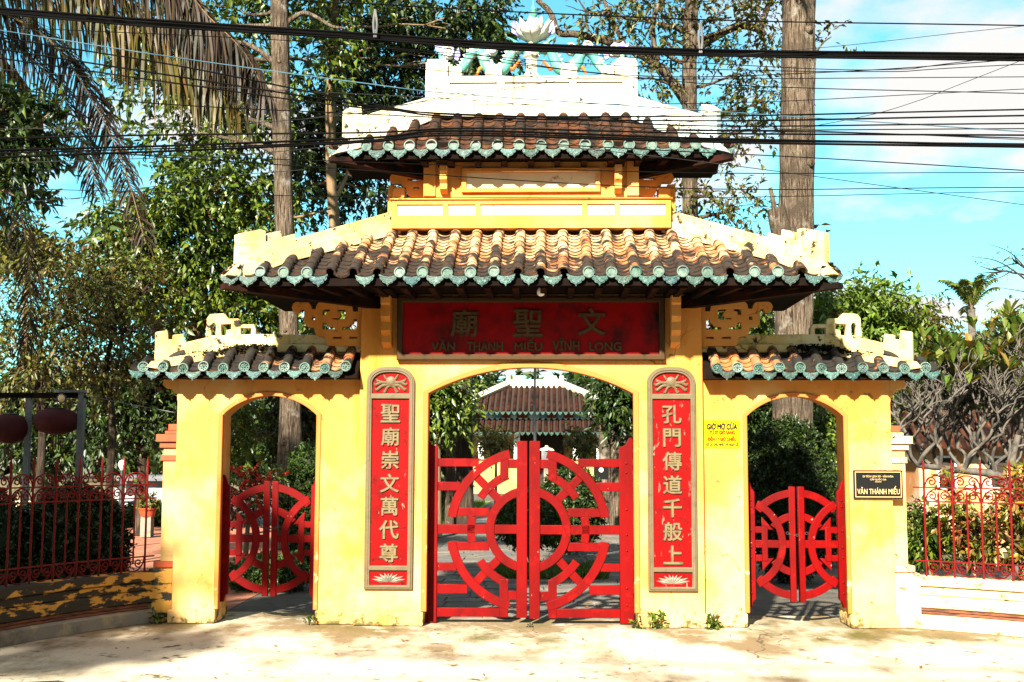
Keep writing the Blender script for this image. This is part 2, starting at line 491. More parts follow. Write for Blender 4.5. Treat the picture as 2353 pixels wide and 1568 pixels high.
m_clean_wall = mat('pale_limewashed_wall', (0.50, 0.38, 0.20), 0.9, [((0.46, 0.28, 0.09), 2.4, .52, .70), ((0.14, 0.10, 0.05), 6, .60, .66, 11, (1, 1, 2)), ((0.22, 0.07, 0.03), 5, .63, .68, 8)],
    [(30, .4), (6, .4, (1, 1, 3), .02)], crack=((0.05, 0.03, 0.015), 2.0, .016))
m_base_stone = mat('dirty_concrete_base', (0.16, 0.14, 0.11), 0.9, [((0.30, 0.24, 0.12), 4, .5, .7), ((0.03, 0.03, 0.025), 3, .5, .7)], (25, .5))
m_old_wood = mat('old_wood_edging', (0.16, 0.05, 0.022), 0.8, [((0.035, 0.015, 0.01), 6, .45, .6, 6, (1, 1, 12))], (30, .4, (1, 1, 10)))
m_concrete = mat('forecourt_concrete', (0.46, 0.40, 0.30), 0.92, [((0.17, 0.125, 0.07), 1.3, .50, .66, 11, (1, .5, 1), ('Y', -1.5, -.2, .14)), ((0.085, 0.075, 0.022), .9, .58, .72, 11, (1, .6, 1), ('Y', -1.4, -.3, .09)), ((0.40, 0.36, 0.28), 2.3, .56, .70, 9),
    ((0.09, 0.07, 0.045), 5, .60, .68, 10), ((0.03, 0.025, 0.02), 30, .64, .68, 6)], [(60, .5), (5, .5, (1, 1, 1), .02)], spec=.1, crack=((0.05, 0.04, 0.025), .75, .008))
m_asphalt = mat('worn_asphalt', (0.07, 0.07, 0.07), 0.9, [((0.30, 0.29, 0.27), 70, .52, .62, 3)], (90, .7))
m_dirt = mat('garden_earth', (0.10, 0.07, 0.04), 0.95, [((0.05, 0.08, 0.02), .6, .45, .6), ((0.18, 0.13, 0.08), 3, .5, .7)], (20, .5))
m_flag = mat('dark_flagstone', (0.085, 0.078, 0.07), 0.85, [((0.17, 0.145, 0.11), 2.5, .48, .68), ((0.05, 0.05, 0.045), 5, .55, .7)], [(30, .4), (6, .4)], hue=None)
m_brickpave = mat('red_brick_paving', (0.26, 0.10, 0.055), 0.85, [((0.19, 0.06, 0.03), 4, .45, .7), ((0.32, 0.17, 0.11), 9, .55, .7)], (40, .3))
m_lawn = mat('lawn_turf', (0.10, 0.16, 0.02), 0.95, [((0.16, 0.22, 0.03), 5, .45, .65), ((0.05, 0.08, 0.012), 9, .5, .7)], (60, .8))
m_bark = mat('grey_brown_bark', (0.105, 0.076, 0.052), 0.95, [((0.17, 0.135, 0.10), 26, .48, .62, 9, (1, 1, .14)), ((0.028, 0.018, 0.011), 40, .50, .58, 9, (1, 1, .08)), ((0.055, 0.04, .028), 2.4, .48, .62, 9), ((0.20, 0.18, 0.15), 3.5, .58, .68, 9)], [(34, 1.0, (1, 1, .10), .08), (70, .6)], spec=.1)
m_bark_dark_shaded = mat('dark_shaded_bark', (0.03, 0.021, 0.015), 0.95, [((0.07, 0.05, 0.035), 20, .5, .62, 9, (1, 1, .1))], [(30, 1.0, (1, 1, .1), .06)], spec=.1)  # bark colour darkened to carry the shade on trunks further back
m_bark_warm = mat('warm_brown_bark', (0.15, 0.095, 0.05), 0.95, [((0.22, 0.155, 0.09), 6, .5, .7, 9, (1, 1, .3)), ((0.07, 0.045, 0.025), 9, .55, .68, 9, (1, 1, .2))], [(20, .8, (1, 1, .2), .03)])
m_bark_grey = mat('pale_grey_bark', (0.085, 0.073, 0.06), 0.9, [((0.022, 0.019, 0.015), 8, .45, .65)], (20, .6))
m_leaf = mat('glossy_green_leaf', (0, 0, 0), 0.42, island=[(0.006, 0.018, 0.002), (0.018, 0.045, 0.003), (0.085, 0.115, 0.007), (0.010, 0.028, 0.003), (0.05, 0.085, 0.005), (0.12, 0.135, 0.009)], trans=0.16, spec=0.5)
m_leaf_dark = mat('deep_green_leaf', (0, 0, 0), 0.45, island=[(0.004, 0.011, 0.0015), (0.008, 0.022, 0.003), (0.022, 0.045, 0.004), (0.005, 0.015, 0.002), (0.05, 0.07, 0.006)], trans=0.12, spec=0.4)
m_leaf_yel = mat('yellow_green_leaf', (0, 0, 0), 0.5, island=[(0.03375, 0.04875, 0.0045), (0.0825, 0.0825, 0.00675), (0.012, 0.0225, 0.00225), (0.1125, 0.09, 0.0075), (0.0225, 0.02625, 0.00375), (0.0825, 0.04125, 0.0075)], trans=0.2, spec=0.4)
m_leaf_lime = mat('lime_green_leaf', (0, 0, 0), 0.5, island=[(0.0558, 0.1054, 0.0093), (0.093, 0.1364, 0.0124), (0.0372, 0.0744, 0.00744)], trans=0.2, spec=0.4)
m_leaf_hedge = mat('clipped_hedge_leaf', (0, 0, 0), 0.5, island=[(0.03, 0.06, 0.0072), (0.054, 0.096, 0.0096), (0.018, 0.042, 0.006)], trans=0.12, spec=0.4)
m_leaf_dry = mat('dry_brown_leaf', (0, 0, 0), 0.7, island=[(0.154, 0.084, 0.021), (0.21, 0.14, 0.035), (0.098, 0.049, 0.0175), (0.231, 0.091, 0.021)], trans=0.15)
m_petal = mat('scarlet_bougainvillea', (0, 0, 0), 0.6, island=[(0.325, 0.01, 0.0075), (0.375, 0.03, 0.01), (0.25, 0.005, 0.01)], trans=0.3)
m_frond_dead = mat('dry_palm_leaflet', (0, 0, 0), 0.6, island=[(0.01925, 0.0099, 0.00495), (0.033, 0.0187, 0.00825), (0.0121, 0.0066, 0.00385), (0.0165, 0.0165, 0.0055)], trans=0.15)
m_frond_gold = mat('yellowing_palm_leaflet', (0, 0, 0), 0.5, island=[(0.078, 0.06175, 0.0091), (0.039, 0.04225, 0.0078), (0.1105, 0.0585, 0.0104), (0.02275, 0.02925, 0.00585), (0.0585, 0.026, 0.0078)], trans=0.3)
m_frond = mat('green_palm_leaflet', (0, 0, 0), 0.45, island=[(0.036, 0.066, 0.0072), (0.072, 0.102, 0.012), (0.12, 0.132, 0.018)], trans=0.25)
m_blue = mat('pale_violet_glaze', (0.13, 0.11, 0.34), 0.45, [((0.4, 0.4, 0.5), 20, .5, .7)], (50, .3))
m_dragon = mat('jade_green_scales', (0.06, 0.24, 0.19), 0.5, [((0.34, 0.40, 0.32), 9, .50, .66, 7), ((0.05, 0.2, 0.17), 40, .5, .7)], (60, .6))
m_cloud_clay = mat('chalky_white_glaze', (0.45, 0.43, 0.37), 0.6, [((0.20, 0.18, 0.30), 25, .58, .7), ((0.5, 0.38, 0.2), 9, .6, .75)], (50, .5))

# ================================================================== GROUND
def sheet(name, poly, z, m, label=None):
    mb = MB(); mb.add([(x, y, z) for x, y in poly], [tuple(range(len(poly)))])
    return tag(mb.build(name, m), label or None, None, None, 'structure')
sheet('ground', [(-400, -300), (400, -300), (400, 500), (-400, 500)], -0.03, m_dirt)
# forecourt concrete with a wavering edge to the road
edge = [(-9 + i * 0.3, -2.93 + 0.10 * math.sin(i * 1.1) + 0.05 * math.sin(i * 2.7 + 1) + random.uniform(-.02, .02)) for i in range(62)]
sheet('forecourt', edge + [(9.3, 0.9), (-9, 0.9)], -0.004, m_concrete)
sheet('road', [(-60, -14), (60, -14), (60, -2.6), (-60, -2.6)], -0.014, m_asphalt)

# ================================================================== GATEWAY
gate = thing('temple_gateway', 'yellow three-arched temple gateway with two stacked tiled roofs', 'gateway')
HI, HO, WO, SA0, SA1 = 1.01, 1.635, 3.415, 2.03, 2.995
TH = 0.42

def arch_pts(x0, x1, zs, zc, n=20):
    """points along a segmental arch from (x0,zs) over zc to (x1,zs)"""
    w, h = (x1 - x0) / 2, zc - zs
    Rr = (w * w + h * h) / (2 * h)
    cx, cz = (x0 + x1) / 2, zc - Rr
    a0 = math.asin(w / Rr)
    return [(cx + Rr * math.sin(-a0 + 2 * a0 * i / n), cz + Rr * math.cos(-a0 + 2 * a0 * i / n)) for i in range(n + 1)]

Z_CS, Z_CC = Zv(903), Zv(839)       # central arch spring and crown
Z_SS, Z_SC = Zv(954), Zv(905)       # side arches
Z_MAIN = Zv(640, 0)
Z_WING = Zv(858, .06)
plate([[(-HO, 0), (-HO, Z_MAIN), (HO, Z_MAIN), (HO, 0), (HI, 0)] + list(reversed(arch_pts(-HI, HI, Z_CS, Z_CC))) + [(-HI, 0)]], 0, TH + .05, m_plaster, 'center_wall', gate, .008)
for sx in (-1, 1):
    a = arch_pts(SA0, SA1, Z_SS, Z_SC, 18)
    poly = [(HO + .001, 0), (HO + .001, Z_WING), (WO, Z_WING), (WO, 0), (SA1, 0)] + list(reversed(a)) + [(SA0, 0)]
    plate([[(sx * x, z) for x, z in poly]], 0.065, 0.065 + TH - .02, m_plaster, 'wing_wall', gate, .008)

def arch_trim(x0, x1, zs, zc, y, w, name, m):
    outer = arch_pts(x0 - w * .35, x1 + w * .35, zs + w * .15, zc + w * .5, 24)
    inner = arch_pts(x0 + w * .65, x1 - w * .65, zs - w * .1, zc - w * .5, 24)
    poly = [(x0 - w * .35, 0.13)] + outer + [(x1 + w * .35, 0.13), (x1 - w * .65, 0.13)] + list(reversed(inner)) + [(x0 + w * .65, 0.13)]
    plate([poly], y - .014, y + .05, m, name, gate, .006)
arch_trim(-HI, HI, Z_CS, Z_CC, 0, .055, 'arch_trim', m_trim)
for sx in (-1, 1):
    x0, x1 = (SA0, SA1) if sx > 0 else (-SA1, -SA0)
    arch_trim(x0, x1, Z_SS, Z_SC, .065, .045, 'arch_trim', m_trim)
# plinths
for sx in (-1, 1):
    for x0, x1, y in ((HI - .005, HO + .028, -.03), (HO + .03, SA0 + .005, .035), (SA1 - .005, WO + .03, .035)):
        a, b = sorted((sx * x0, sx * x1))
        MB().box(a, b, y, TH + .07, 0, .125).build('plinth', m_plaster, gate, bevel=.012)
    # end pilaster against the fence, with mouldings
    a, b = sorted((sx * (WO + .002), sx * (WO + .15)))
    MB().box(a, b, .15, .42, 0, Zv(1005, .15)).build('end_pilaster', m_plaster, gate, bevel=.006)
    cm = m_redpaint if sx < 0 else m_plaster_hi
    for v0, v1, pr in ((976, 992, -.03), (992, 1000, -.005), (1000, 1018, .06), (1018, 1032, .03), (1048, 1062, .018), (1294, 1309, .05)):
        x0, x1 = WO + .001, WO + .15 + pr
        a, b = sorted((sx * x0, sx * x1))
        MB().box(a, b, .15 - pr, .42 + pr, Zv(v1, .15), Zv(v0, .15) - .002).build('pilaster_moulding', cm if v0 > 985 else m_redpaint, gate, bevel=.006)
    a, b = sorted((sx * (WO + .001), sx * (WO + .24)))
    MB().box(a, b, .08, .44, 0, Zv(1311, .15)).build('pilaster_base', m_mould_wall if sx < 0 else m_clean_wall, gate, bevel=.01)
# sill bands on the inner walls
for sx in (-1, 1):
    # scroll brackets beside the board
    ox = [(1715, 300), (1615, 310), (1615, 520), (1520, 520), (1500, 430), (1470, 380), (1430, 330), (750, 315), (700, 370), (680, 465), (600, 465), (580, 390), (530, 320), (240, 310), (180, 350), (150, 430), (170, 490), (200, 530), (250, 555), (300, 548), (330, 510), (345, 470), (425, 470), (430, 640), (440, 780), (490, 850), (540, 870), (660, 870), (670, 960), (690, 1020), (740, 1060), (905, 1080), (910, 1200), (940, 1245), (990, 1275), (1590, 1280), (1595, 1320), (1715, 1320)]
    holes = [[(600, 630), (670, 630), (670, 705), (600, 705)], [(840, 490), (870, 468), (995, 468), (995, 515), (940, 520), (915, 560), (915, 595), (840, 595)],
             [(1165, 475), (1320, 475), (1345, 510), (1335, 680), (1290, 700), (1055, 690), (1055, 665), (1190, 665), (1230, 620), (1225, 560), (1200, 520), (1165, 510)],
             [(838, 760), (915, 760), (930, 820), (970, 855), (1110, 860), (1110, 910), (860, 910), (838, 880)],
             [(1525, 680), (1600, 680), (1600, 910), (1280, 915), (1280, 865), (1430, 850), (1455, 800), (1510, 780)],
             [(1070, 1075), (1265, 1075), (1265, 1115), (1070, 1115)], [(1440, 1075), (1605, 1075), (1605, 1115), (1440, 1115)]]
    k = .919 / 8.71 * PXM(.12)
    f = lambda p: (sx * (HO + .001 + (1715 - p[0]) * k), Zv(.919 * (720 + p[1] / 8.71), .12))
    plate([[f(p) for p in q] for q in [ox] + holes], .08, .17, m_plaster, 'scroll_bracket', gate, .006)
    # small corbel at the wing's end
    oc = [(1225, 1060), (1090, 1068), (1083, 1105), (1110, 1130), (1150, 1135), (1165, 1160), (1185, 1170), (1190, 1215), (1200, 1225), (1225, 1225)]
    k2 = .919 / 2.736 * PXM(.1)
    f2 = lambda p: (sx * (WO - .002 + (1195 - p[0]) * k2), Zv(.919 * (560 + p[1] / 2.736), .1))
    plate([[f2(p) for p in oc]], .07, .3, m_plaster, 'eave_corbel', gate, .006)
    # profiled corbels beside the name board
    prof = [(0, 683), (-.23, 683), (-.23, 700), (-.21, 704), (-.225, 730), (-.185, 742), (-.20, 762), (-.13, 772), (-.14, 788), (-.08, 795), (0, 800)]
    x0, x1 = (1.325, 1.415)
    mb = MB(); mb.prism([(y, Zv(v, -.1)) for y, v in prof], lambda y, z: (sx * x0, y, z), lambda y, z: (sx * x1, y, z))
    mb.build('board_corbel', m_plaster, gate, bevel=.004)
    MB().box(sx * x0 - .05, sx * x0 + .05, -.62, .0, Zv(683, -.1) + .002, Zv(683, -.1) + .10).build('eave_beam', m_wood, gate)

# ---------------------------------------------------------------- tiles
def cover_mesh(r, L):
    mb = MB(); seg = 8; vs, fs = [], []
    rings = [(r * 1.06, 0.0), (r * 1.02, L * .25), (r * .90, L * 1.08)]
    for rr, y in rings:
        for k in range(seg + 1):
            t = PI * k / seg
            vs.append((rr * math.cos(t), y, rr * math.sin(t)))
    n = seg + 1
    for i in range(2):
        for k in range(seg):
            fs.append((i * n + k, (i + 1) * n + k, (i + 1) * n + k + 1, i * n + k + 1))
    b = len(vs)
    for k in range(n):
        t = PI * k / seg
        vs.append((r * .78 * math.cos(t), 0.0, r * .78 * math.sin(t)))
    for k in range(seg):
        fs.append((k, k + 1, b + k + 1, b + k))
    mb.add(vs, fs); mb.soot = seg
    return mb
def pan_mesh(w, L, dep, th=.020):
    mb = MB(); seg = 6; vs, fs = [], []
    for (y, dz) in ((0, th), (L, 0)):
        for k in range(seg + 1):
            s = -1 + 2 * k / seg
            vs.append((s * w / 2, y, dep * (s * s - 1) + dz))
    n = seg + 1
    for k in range(seg):
        fs.append((k, k + 1, n + k + 1, n + k))
    b = len(vs)
    for k in range(n):
        s = -1 + 2 * k / seg
        vs.append((s * w / 2, 0, dep * (s * s - 1) - .004))
    for k in range(seg):
        fs.append((b + k, b + k + 1, k + 1, k))
    mb.add(vs, fs); mb.soot = seg
    return mb
def disc_mesh(r):
    mb = MB()
    mb.lathe([(r, 0), (r, .022), (r * .93, .026), (r * .80, .026), (r * .76, .014), (r * .74, .013)], seg=22, axis='Y')
    return mb
def disc_relief(r):
    mb = MB()
    for k in range(8):
        t = 2 * PI * k / 8
        pts = []
        for i in range(6):
            q = i / 6 * 2 * PI
            a, b = r * .17 * math.cos(q), r * .10 * math.sin(q)
            pts.append((r * .50 * math.cos(t) + a * math.cos(t) - b * math.sin(t), r * .50 * math.sin(t) + a * math.sin(t) + b * math.cos(t)))
        mb.prism(pts, lambda x, z: (x * .96, -.023, z * .96), lambda x, z: (x, -.012, z))
    mb.lathe([(r * .24, .012), (r * .2, .024), (r * .08, .027)], seg=8, axis='Y')
    return mb
def drip_poly(w):
    h = w * .62
    right = [(.50, .0), (.49, -.10), (.44, -.16), (.45, -.24), (.38, -.33), (.30, -.36), (.27, -.45), (.16, -.50), (.09, -.52), (.05, -.57), (0, -.66)]
    top = [(-.5, 0), (-.35, -.07), (-.18, -.115), (0, -.13), (.18, -.115), (.35, -.07)]
    pts = [(x, z) for x, z in top] + right + [(-x, z) for x, z in reversed(right[1:-1])]
    return [(x * w, z * w) for x, z in pts]

COVER_N = PAN_N = 0
def xf_add(mb, src, M):
    if src.soot > 0:
        mb.soot = -1; k = len(mb.f) + len(src.f); mb.soot_faces.extend(range(k - src.soot, k))
    mb.add([M @ Vector(v) for v in src.v], src.f)

def slope(roof, O, e, q, half_e, half_t, run, rise, n, m, as_objects, r=.05, segL=.14, panL=.085, eaves=True, missing=(), miss_drip=(), clip=(None, None), disc_drop=.0, joined=None):
    """one roof slope: rows of cover tiles and pans up from the eave, cut by the hips"""
    global COVER_N, PAN_N
    e, q, O = Vector(e), Vector(q), Vector(O)
    sl = math.atan2(rise, run)
    up = q * math.cos(sl) + Vector((0, 0, math.sin(sl)))
    nrm = e.cross(up)
    Rm = Matrix((e, up, nrm)).transposed().to_4x4()
    Rflat = Matrix((e, q, Vector((0, 0, 1)))).transposed().to_4x4()
    Ls = math.hypot(run, rise)
    sp = 2 * half_e / n
    cov, pan = cover_mesh(r, segL), pan_mesh(sp - r * 1.3, panL * 1.9, .034)
    if as_objects:
        cme = cov.mesh('cover_tile', m, 50); pme = pan.mesh('pan_tile', m, 50)
        dme = disc_mesh(r * 1.06).mesh('eave_disc', m_teal_rim, 40); rme = disc_relief(r * 1.06).mesh('disc_relief', m_teal)
        dp = drip_poly(sp * .80)
        dm = MB(); dm.prism(dp, lambda x, z: (x, -.011, z), lambda x, z: (x, .006, z))
        dip = [(x * .86, z * .84 - sp * .028) for x, z in dp]
        dm.prism(dip, lambda x, z: (x, -.016, z), lambda x, z: (x, -.005, z))
        dpm = dm.mesh('drip_tile', m_teal)
    J = joined if joined is not None else MB()
    def lim(x):
        a = abs(x)
        if a <= half_t: t = 1.0
        else: t = (half_e - a) / max(1e-6, half_e - half_t)
        if clip[0] is not None and x < clip[0]: return 1.0
        return max(0.0, min(1.0, t))
    def place(me, src, M, name, cnt_ok):
        if as_objects and cnt_ok:
            o = link(name, me, roof); o.matrix_local = M; return True
        xf_add(J, src, M); return False
    for i in range(n):
        x = -half_e + sp * (i + .5)
        L = lim(x) * Ls + .04
        ns = max(1, int(round(L / segL)))
        jx = random.uniform(-.006, .006)
        for k in range(ns):
            pos = O + e * (x + jx + random.uniform(-.003, .003)) + up * (k * L / ns)
            M = Matrix.Translation(pos) @ Rm @ Matrix.Rotation(random.uniform(-.03, .03), 4, 'Z')
            if place(cme if as_objects else None, cov, M, 'cover_tile', COVER_N < 300) and as_objects: COVER_N += 1
        if as_objects and eaves and i not in missing:
            pos = O + e * (x + jx) - q * .004 + Vector((0, 0, disc_drop + random.uniform(-.006, .006)))
            o = link('eave_disc', dme, roof)
            o.matrix_local = Matrix.Translation(pos) @ Rflat @ Matrix.Rotation(random.uniform(-.16, .10), 4, 'X') @ Matrix.Rotation(random.uniform(-.1, .1), 4, 'Z') @ Matrix.Scale(random.uniform(.96, 1.06), 4)
            r2 = link('disc_relief', rme, roof); r2.matrix_local = o.matrix_local
    for i in range(n + 1):
        x = -half_e + sp * i
        if i in (0, n): x *= .985
        L = lim(x) * Ls
        ns = max(1, int(L / panL))
        for k in range(ns):
            pos = O + e * x + up * (k * L / ns - .01) - nrm * .012
            M = Matrix.Translation(pos) @ Rm @ Matrix.Rotation(random.uniform(-.02, .02), 4, 'Z') @ Matrix.Rotation(random.uniform(-.02, .02), 4, 'Y')
            if place(pme if as_objects else None, pan, M, 'pan_tile', PAN_N < 300 and 1 <= i < n): PAN_N += 1
        if as_objects and eaves and i not in miss_drip:
            pos = O + e * x - q * .012 + Vector((0, 0, -.022 + random.uniform(-.005, .004)))
            o = link('drip_tile', dpm, roof)
            o.matrix_local = Matrix.Translation(pos) @ Rflat @ Matrix.Rotation(random.uniform(-.16, .05), 4, 'X') @ Matrix.Rotation(random.uniform(-.05, .05), 4, 'Y') @ Matrix.Scale(random.uniform(.95, 1.05), 4)
    return J

def frustum(mb, xe, y0, y1, z0, xt, ya, yb, z1):
    vs = [(-xe, y0, z0), (xe, y0, z0), (xe, y1, z0), (-xe, y1, z0), (-xt, ya, z1), (xt, ya, z1), (xt, yb, z1), (-xt, yb, z1)]
    mb.add(vs, [(0, 3, 2, 1), (4, 5, 6, 7), (0, 1, 5, 4), (1, 2, 6, 5), (2, 3, 7, 6), (3, 0, 4, 7)])

YC = .23
def hip_roof(name, label, xe, Ye, ze, xt, Yt, zt, n, m, missing=(), miss_drip=(), segL=.14):
    root = bpy.data.objects.new(name, None); COL.objects.link(root); root.parent = gate
    root['label'] = label
    run, rise = Yt - Ye, zt - ze
    he, ht = YC - Ye, YC - Yt
    J = slope(root, (0, Ye, ze), (1, 0, 0), (0, 1, 0), xe, xt, run, rise, n, m, True, missing=missing, miss_drip=miss_drip, segL=segL)
    ns = max(4, int(round(2 * he / .2046)))
    slope(root, (xe, YC, ze), (0, 1, 0), (-1, 0, 0), he, ht, xe - xt, rise, ns, m, False, joined=J, segL=segL)
    slope(root, (-xe, YC, ze), (0, -1, 0), (1, 0, 0), he, ht, xe - xt, rise, ns, m, False, joined=J, segL=segL)
    slope(root, (0, 2 * YC - Ye, ze), (-1, 0, 0), (0, -1, 0), xe, xt, run, rise, n, m, False, joined=J, segL=segL)
    o = J.build('field_tiles', m, root, 50); o['kind'] = 'stuff'
    mb = MB(); frustum(mb, xe - .03, Ye + .03, 2 * YC - Ye - .03, ze - .075, xt, Yt, 2 * YC - Yt, zt - .06)
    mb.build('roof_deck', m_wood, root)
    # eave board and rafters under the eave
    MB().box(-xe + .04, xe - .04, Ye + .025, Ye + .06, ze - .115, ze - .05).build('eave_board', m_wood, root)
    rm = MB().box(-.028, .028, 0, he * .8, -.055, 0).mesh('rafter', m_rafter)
    k = int(xe * 2 / .24)
    for i in range(k):
        x = -xe + .08 + (2 * xe - .16) * i / (k - 1)
        o = link('rafter', rm, root); o.location = (x, Ye + .07, ze - .078)
        # outer rafters fan out towards the corners
        if abs(x) > xt: o.rotation_euler.z = R(28) * (abs(x) - xt) / (xe - xt) * (1 if x > 0 else -1)
    # corner hip beams
    for sx in (-1, 1):
        mb = MB(); a = Vector((sx * (xe + .02), Ye - .02, ze - .10)); b = Vector((sx * xt, YC - .1, ze - .10))
        d = (b - a).normalized(); s = Vector((-d.y, d.x, 0)) * .05
        mb.add([a - s + Vector((0, 0, -.05)), a + s + Vector((0, 0, -.05)), b + s + Vector((0, 0, -.12)), b - s + Vector((0, 0, -.12)), a - s, a + s, b + s, b - s],
               [(0, 3, 2, 1), (4, 5, 6, 7), (0, 1, 5, 4), (1, 2, 6, 5), (2, 3, 7, 6), (3, 0, 4, 7)])
        mb.build('hip_beam', m_rafter, root)
    return root

def avgx(uL, uR, v, Y):
    return (P(uR, v, Y).x - P(uL, v, Y).x) / 2
MX, MYE = avgx(522, 1928, 628, -.9), -.9
MZE = Zv(626, MYE)
MXT, MYT = avgx(925, 1545, 522, .18), .18
MZT = Zv(524, MYT)
main_roof = hip_roof('main_roof', 'wide lower roof of orange clay tiles blackened towards the eave', MX, MYE, MZE, MXT, MYT, MZT, 26, m_tile, missing=(4, 5, 6, 12, 13, 14, 21, 24), miss_drip=(5,))
UX, UYE = avgx(760, 1670, 335, -.30), -.30
UZE = Zv(335, UYE)
UXT, UYT = avgx(990, 1462, 262, .2), .2
UZT = Zv(264, UYT)
upper_roof = hip_roof('upper_roof', 'small top roof of dark brown clay tiles', UX, UYE, UZE, UXT, UYT, UZT, 18, m_tile_hi)

def hip_wall(name, polys, u0, u1, C0, C1, half, m, parent):
    """vertical slab above a hip line; polys in survey coordinates of the left hip"""
    C0, C1 = Vector(C0), Vector(C1)
    for sx in (-1, 1):
        d = (C1 - C0).normalized(); s = Vector((-d.y, d.x)) * half
        for poly in polys:
            pts = []
            for u, v in poly:
                t = (u - u0) / (u1 - u0)
                c = C0 + (C1 - C0) * t
                pts.append((c.x, c.y, Zv(v, c.y)))
            n = len(pts)
            vs = [(-sx * (x - s.x), y - s.y, z) for x, y, z in pts] + [(-sx * (x + s.x), y + s.y, z) for x, y, z in pts]
            fs = [tuple(range(n - 1, -1, -1)), tuple(range(n, 2 * n))] + [(i, (i + 1) % n, n + (i + 1) % n, n + i) for i in range(n)]
            if sx > 0: fs = [tuple(reversed(q)) for q in fs]
            MB().add(vs, fs).build(name, m, parent, bevel=.006)

hip_wall('hip_parapet', [[(541, 612), (541, 537), (585, 528), (597, 531), (598, 556), (604, 556), (604, 536), (630, 531), (632, 546), (660, 538), (662, 549), (905, 482), (905, 515)]],
         520, 905, (-MX, MYE - .01), (-MXT, MYT), .055, m_plaster_hi, main_roof)
hip_wall('hip_band', [[(516, 634), (524, 622), (541, 605), (905, 508), (905, 538), (640, 606), (560, 640)]], 520, 905, (-MX, MYE - .01), (-MXT, MYT), .095, m_plaster_hi, main_roof)
hip_wall('hip_parapet', [[(781, 340), (781, 252), (790, 247), (817, 245), (819, 266), (830, 264), (980, 224), (980, 265)]], 757, 985, (-UX, UYE - .01), (-UXT, UYT), .05, m_white_ridge, upper_roof)
hip_wall('hip_band', [[(753, 356), (762, 346), (781, 328), (985, 246), (985, 280), (830, 340)]], 757, 985, (-UX, UYE - .01), (-UXT, UYT), .085, m_white_ridge, upper_roof)

def panel_wall(name, x0, x1, z0, z1, y0, y1, panels, m, mp, parent, fr=.028):
    back = MB().box(x0, x1, y0 + fr, y1, z0, z1).build(name, m, parent)
    outer = [(x0, z0), (x1, z0), (x1, z1), (x0, z1)]
    holes = [[(a, c), (b, c), (b, d), (a, d)] for a, b, c, d in panels]
    plate([outer] + holes, y0, y0 + fr + .002, m, 'panel_frame', back, .004)
    for a, b, c, d in panels:
        MB().box(a + .001, b - .001, y0 + fr - .008, y0 + fr + .01, c + .001, d - .001).build('wall_panel', mp, back)
    return back

# parapet that crowns the main roof
g = .22
def ux(u, v, Y): return P(u, v, Y).x - P(1219, v, Y).x
pz0, pz1 = Zv(470, -.02), Zv(495, -.02)
pans = [(ux(a, 480, -.02), ux(b, 480, -.02), pz1, pz0) for a, b in ((912, 1017), (1029, 1092), (1103, 1337), (1349, 1412), (1423, 1529))]
px = ux(1541, 480, -.02)
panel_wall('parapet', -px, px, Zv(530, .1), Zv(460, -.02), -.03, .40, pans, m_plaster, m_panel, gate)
MB().box(-px - .02, px + .02, -.05, .42, Zv(460, -.02) + .001, Zv(456, -.02)).build('parapet_coping', m_plaster, gate, bevel=.006)
for sx in (-1, 1):
    a, b = sorted((sx * (px + .015), sx * (px - .10)))
    MB().box(a, b, .14, .36, Zv(456, -.02) + .001, Zv(430, .14)).build('parapet_post', m_plaster, gate, bevel=.006)
    a, b = sorted((sx * (px + .07), sx * (px - .01)))
    MB().box(a, b, .2, .40, Zv(500, .1), Zv(425, .2)).build('parapet_post', m_plaster, gate, bevel=.006)
# upper storey
bx = ux(1465, 410, .12)
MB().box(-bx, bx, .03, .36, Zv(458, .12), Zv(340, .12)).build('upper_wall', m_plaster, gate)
for sx in (-1, 1):
    a, b = sorted((sx * bx * .999, sx * (bx - .12)))
    MB().box(a, b, .005, .38, Zv(456, .12), Zv(342, .12)).build('upper_pilaster', m_plaster, gate, bevel=.006)
    kx = ux(1419, 420, 0.0)
    prof = [(.03, 388), (-.12, 388), (-.12, 402), (-.10, 405), (-.115, 420), (-.07, 428), (-.08, 440), (-.03, 446), (.03, 448)]
    mb = MB(); mb.prism([(y, Zv(v, .05)) for y, v in prof], lambda y, z: (sx * (kx - .035), y, z), lambda y, z: (sx * (kx + .035), y, z))
    mb.build('eave_corbel', m_plaster, gate, bevel=.004)
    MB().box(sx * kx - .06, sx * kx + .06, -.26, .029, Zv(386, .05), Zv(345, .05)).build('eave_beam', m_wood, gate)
    ob = [(582, 1165), (480, 1165), (418, 1172), (405, 1192), (395, 1192), (378, 1172), (345, 1180), (332, 1205), (335, 1235), (350, 1248), (415, 1248), (420, 1268), (445, 1275), (450, 1302), (465, 1325), (480, 1338), (582, 1342)]
    hs = [[(460, 1213), (540, 1213), (540, 1227), (460, 1227)], [(500, 1272), (540, 1272), (540, 1286), (500, 1286)]]
    k3 = .919 / 2.736 * PXM(.15)
    f3 = lambda p: (sx * (bx + .001 + (582 - p[0]) * k3), Zv(.919 * p[1] / 2.736, .15))
    plate([[f3(p) for p in q] for q in [ob] + hs], .18, .26, m_plaster, 'scroll_bracket', gate, .005)
fx = ux(1377, 420, .12)
plate([[(-fx, Zv(448, .12)), (fx, Zv(448, .12)), (fx, Zv(393, .12)), (-fx, Zv(393, .12))], [(-fx + .045, Zv(439, .12)), (fx - .045, Zv(439, .12)), (fx - .045, Zv(402, .12)), (-fx + .045, Zv(402, .12))]], -.012, .032, m_plaster, 'plaque_frame', gate, .006)
MB().box(-fx + .046, fx - .046, .016, .029, Zv(438.5, .12), Zv(402.5, .12)).build('blank_plaque', m_panel, gate)
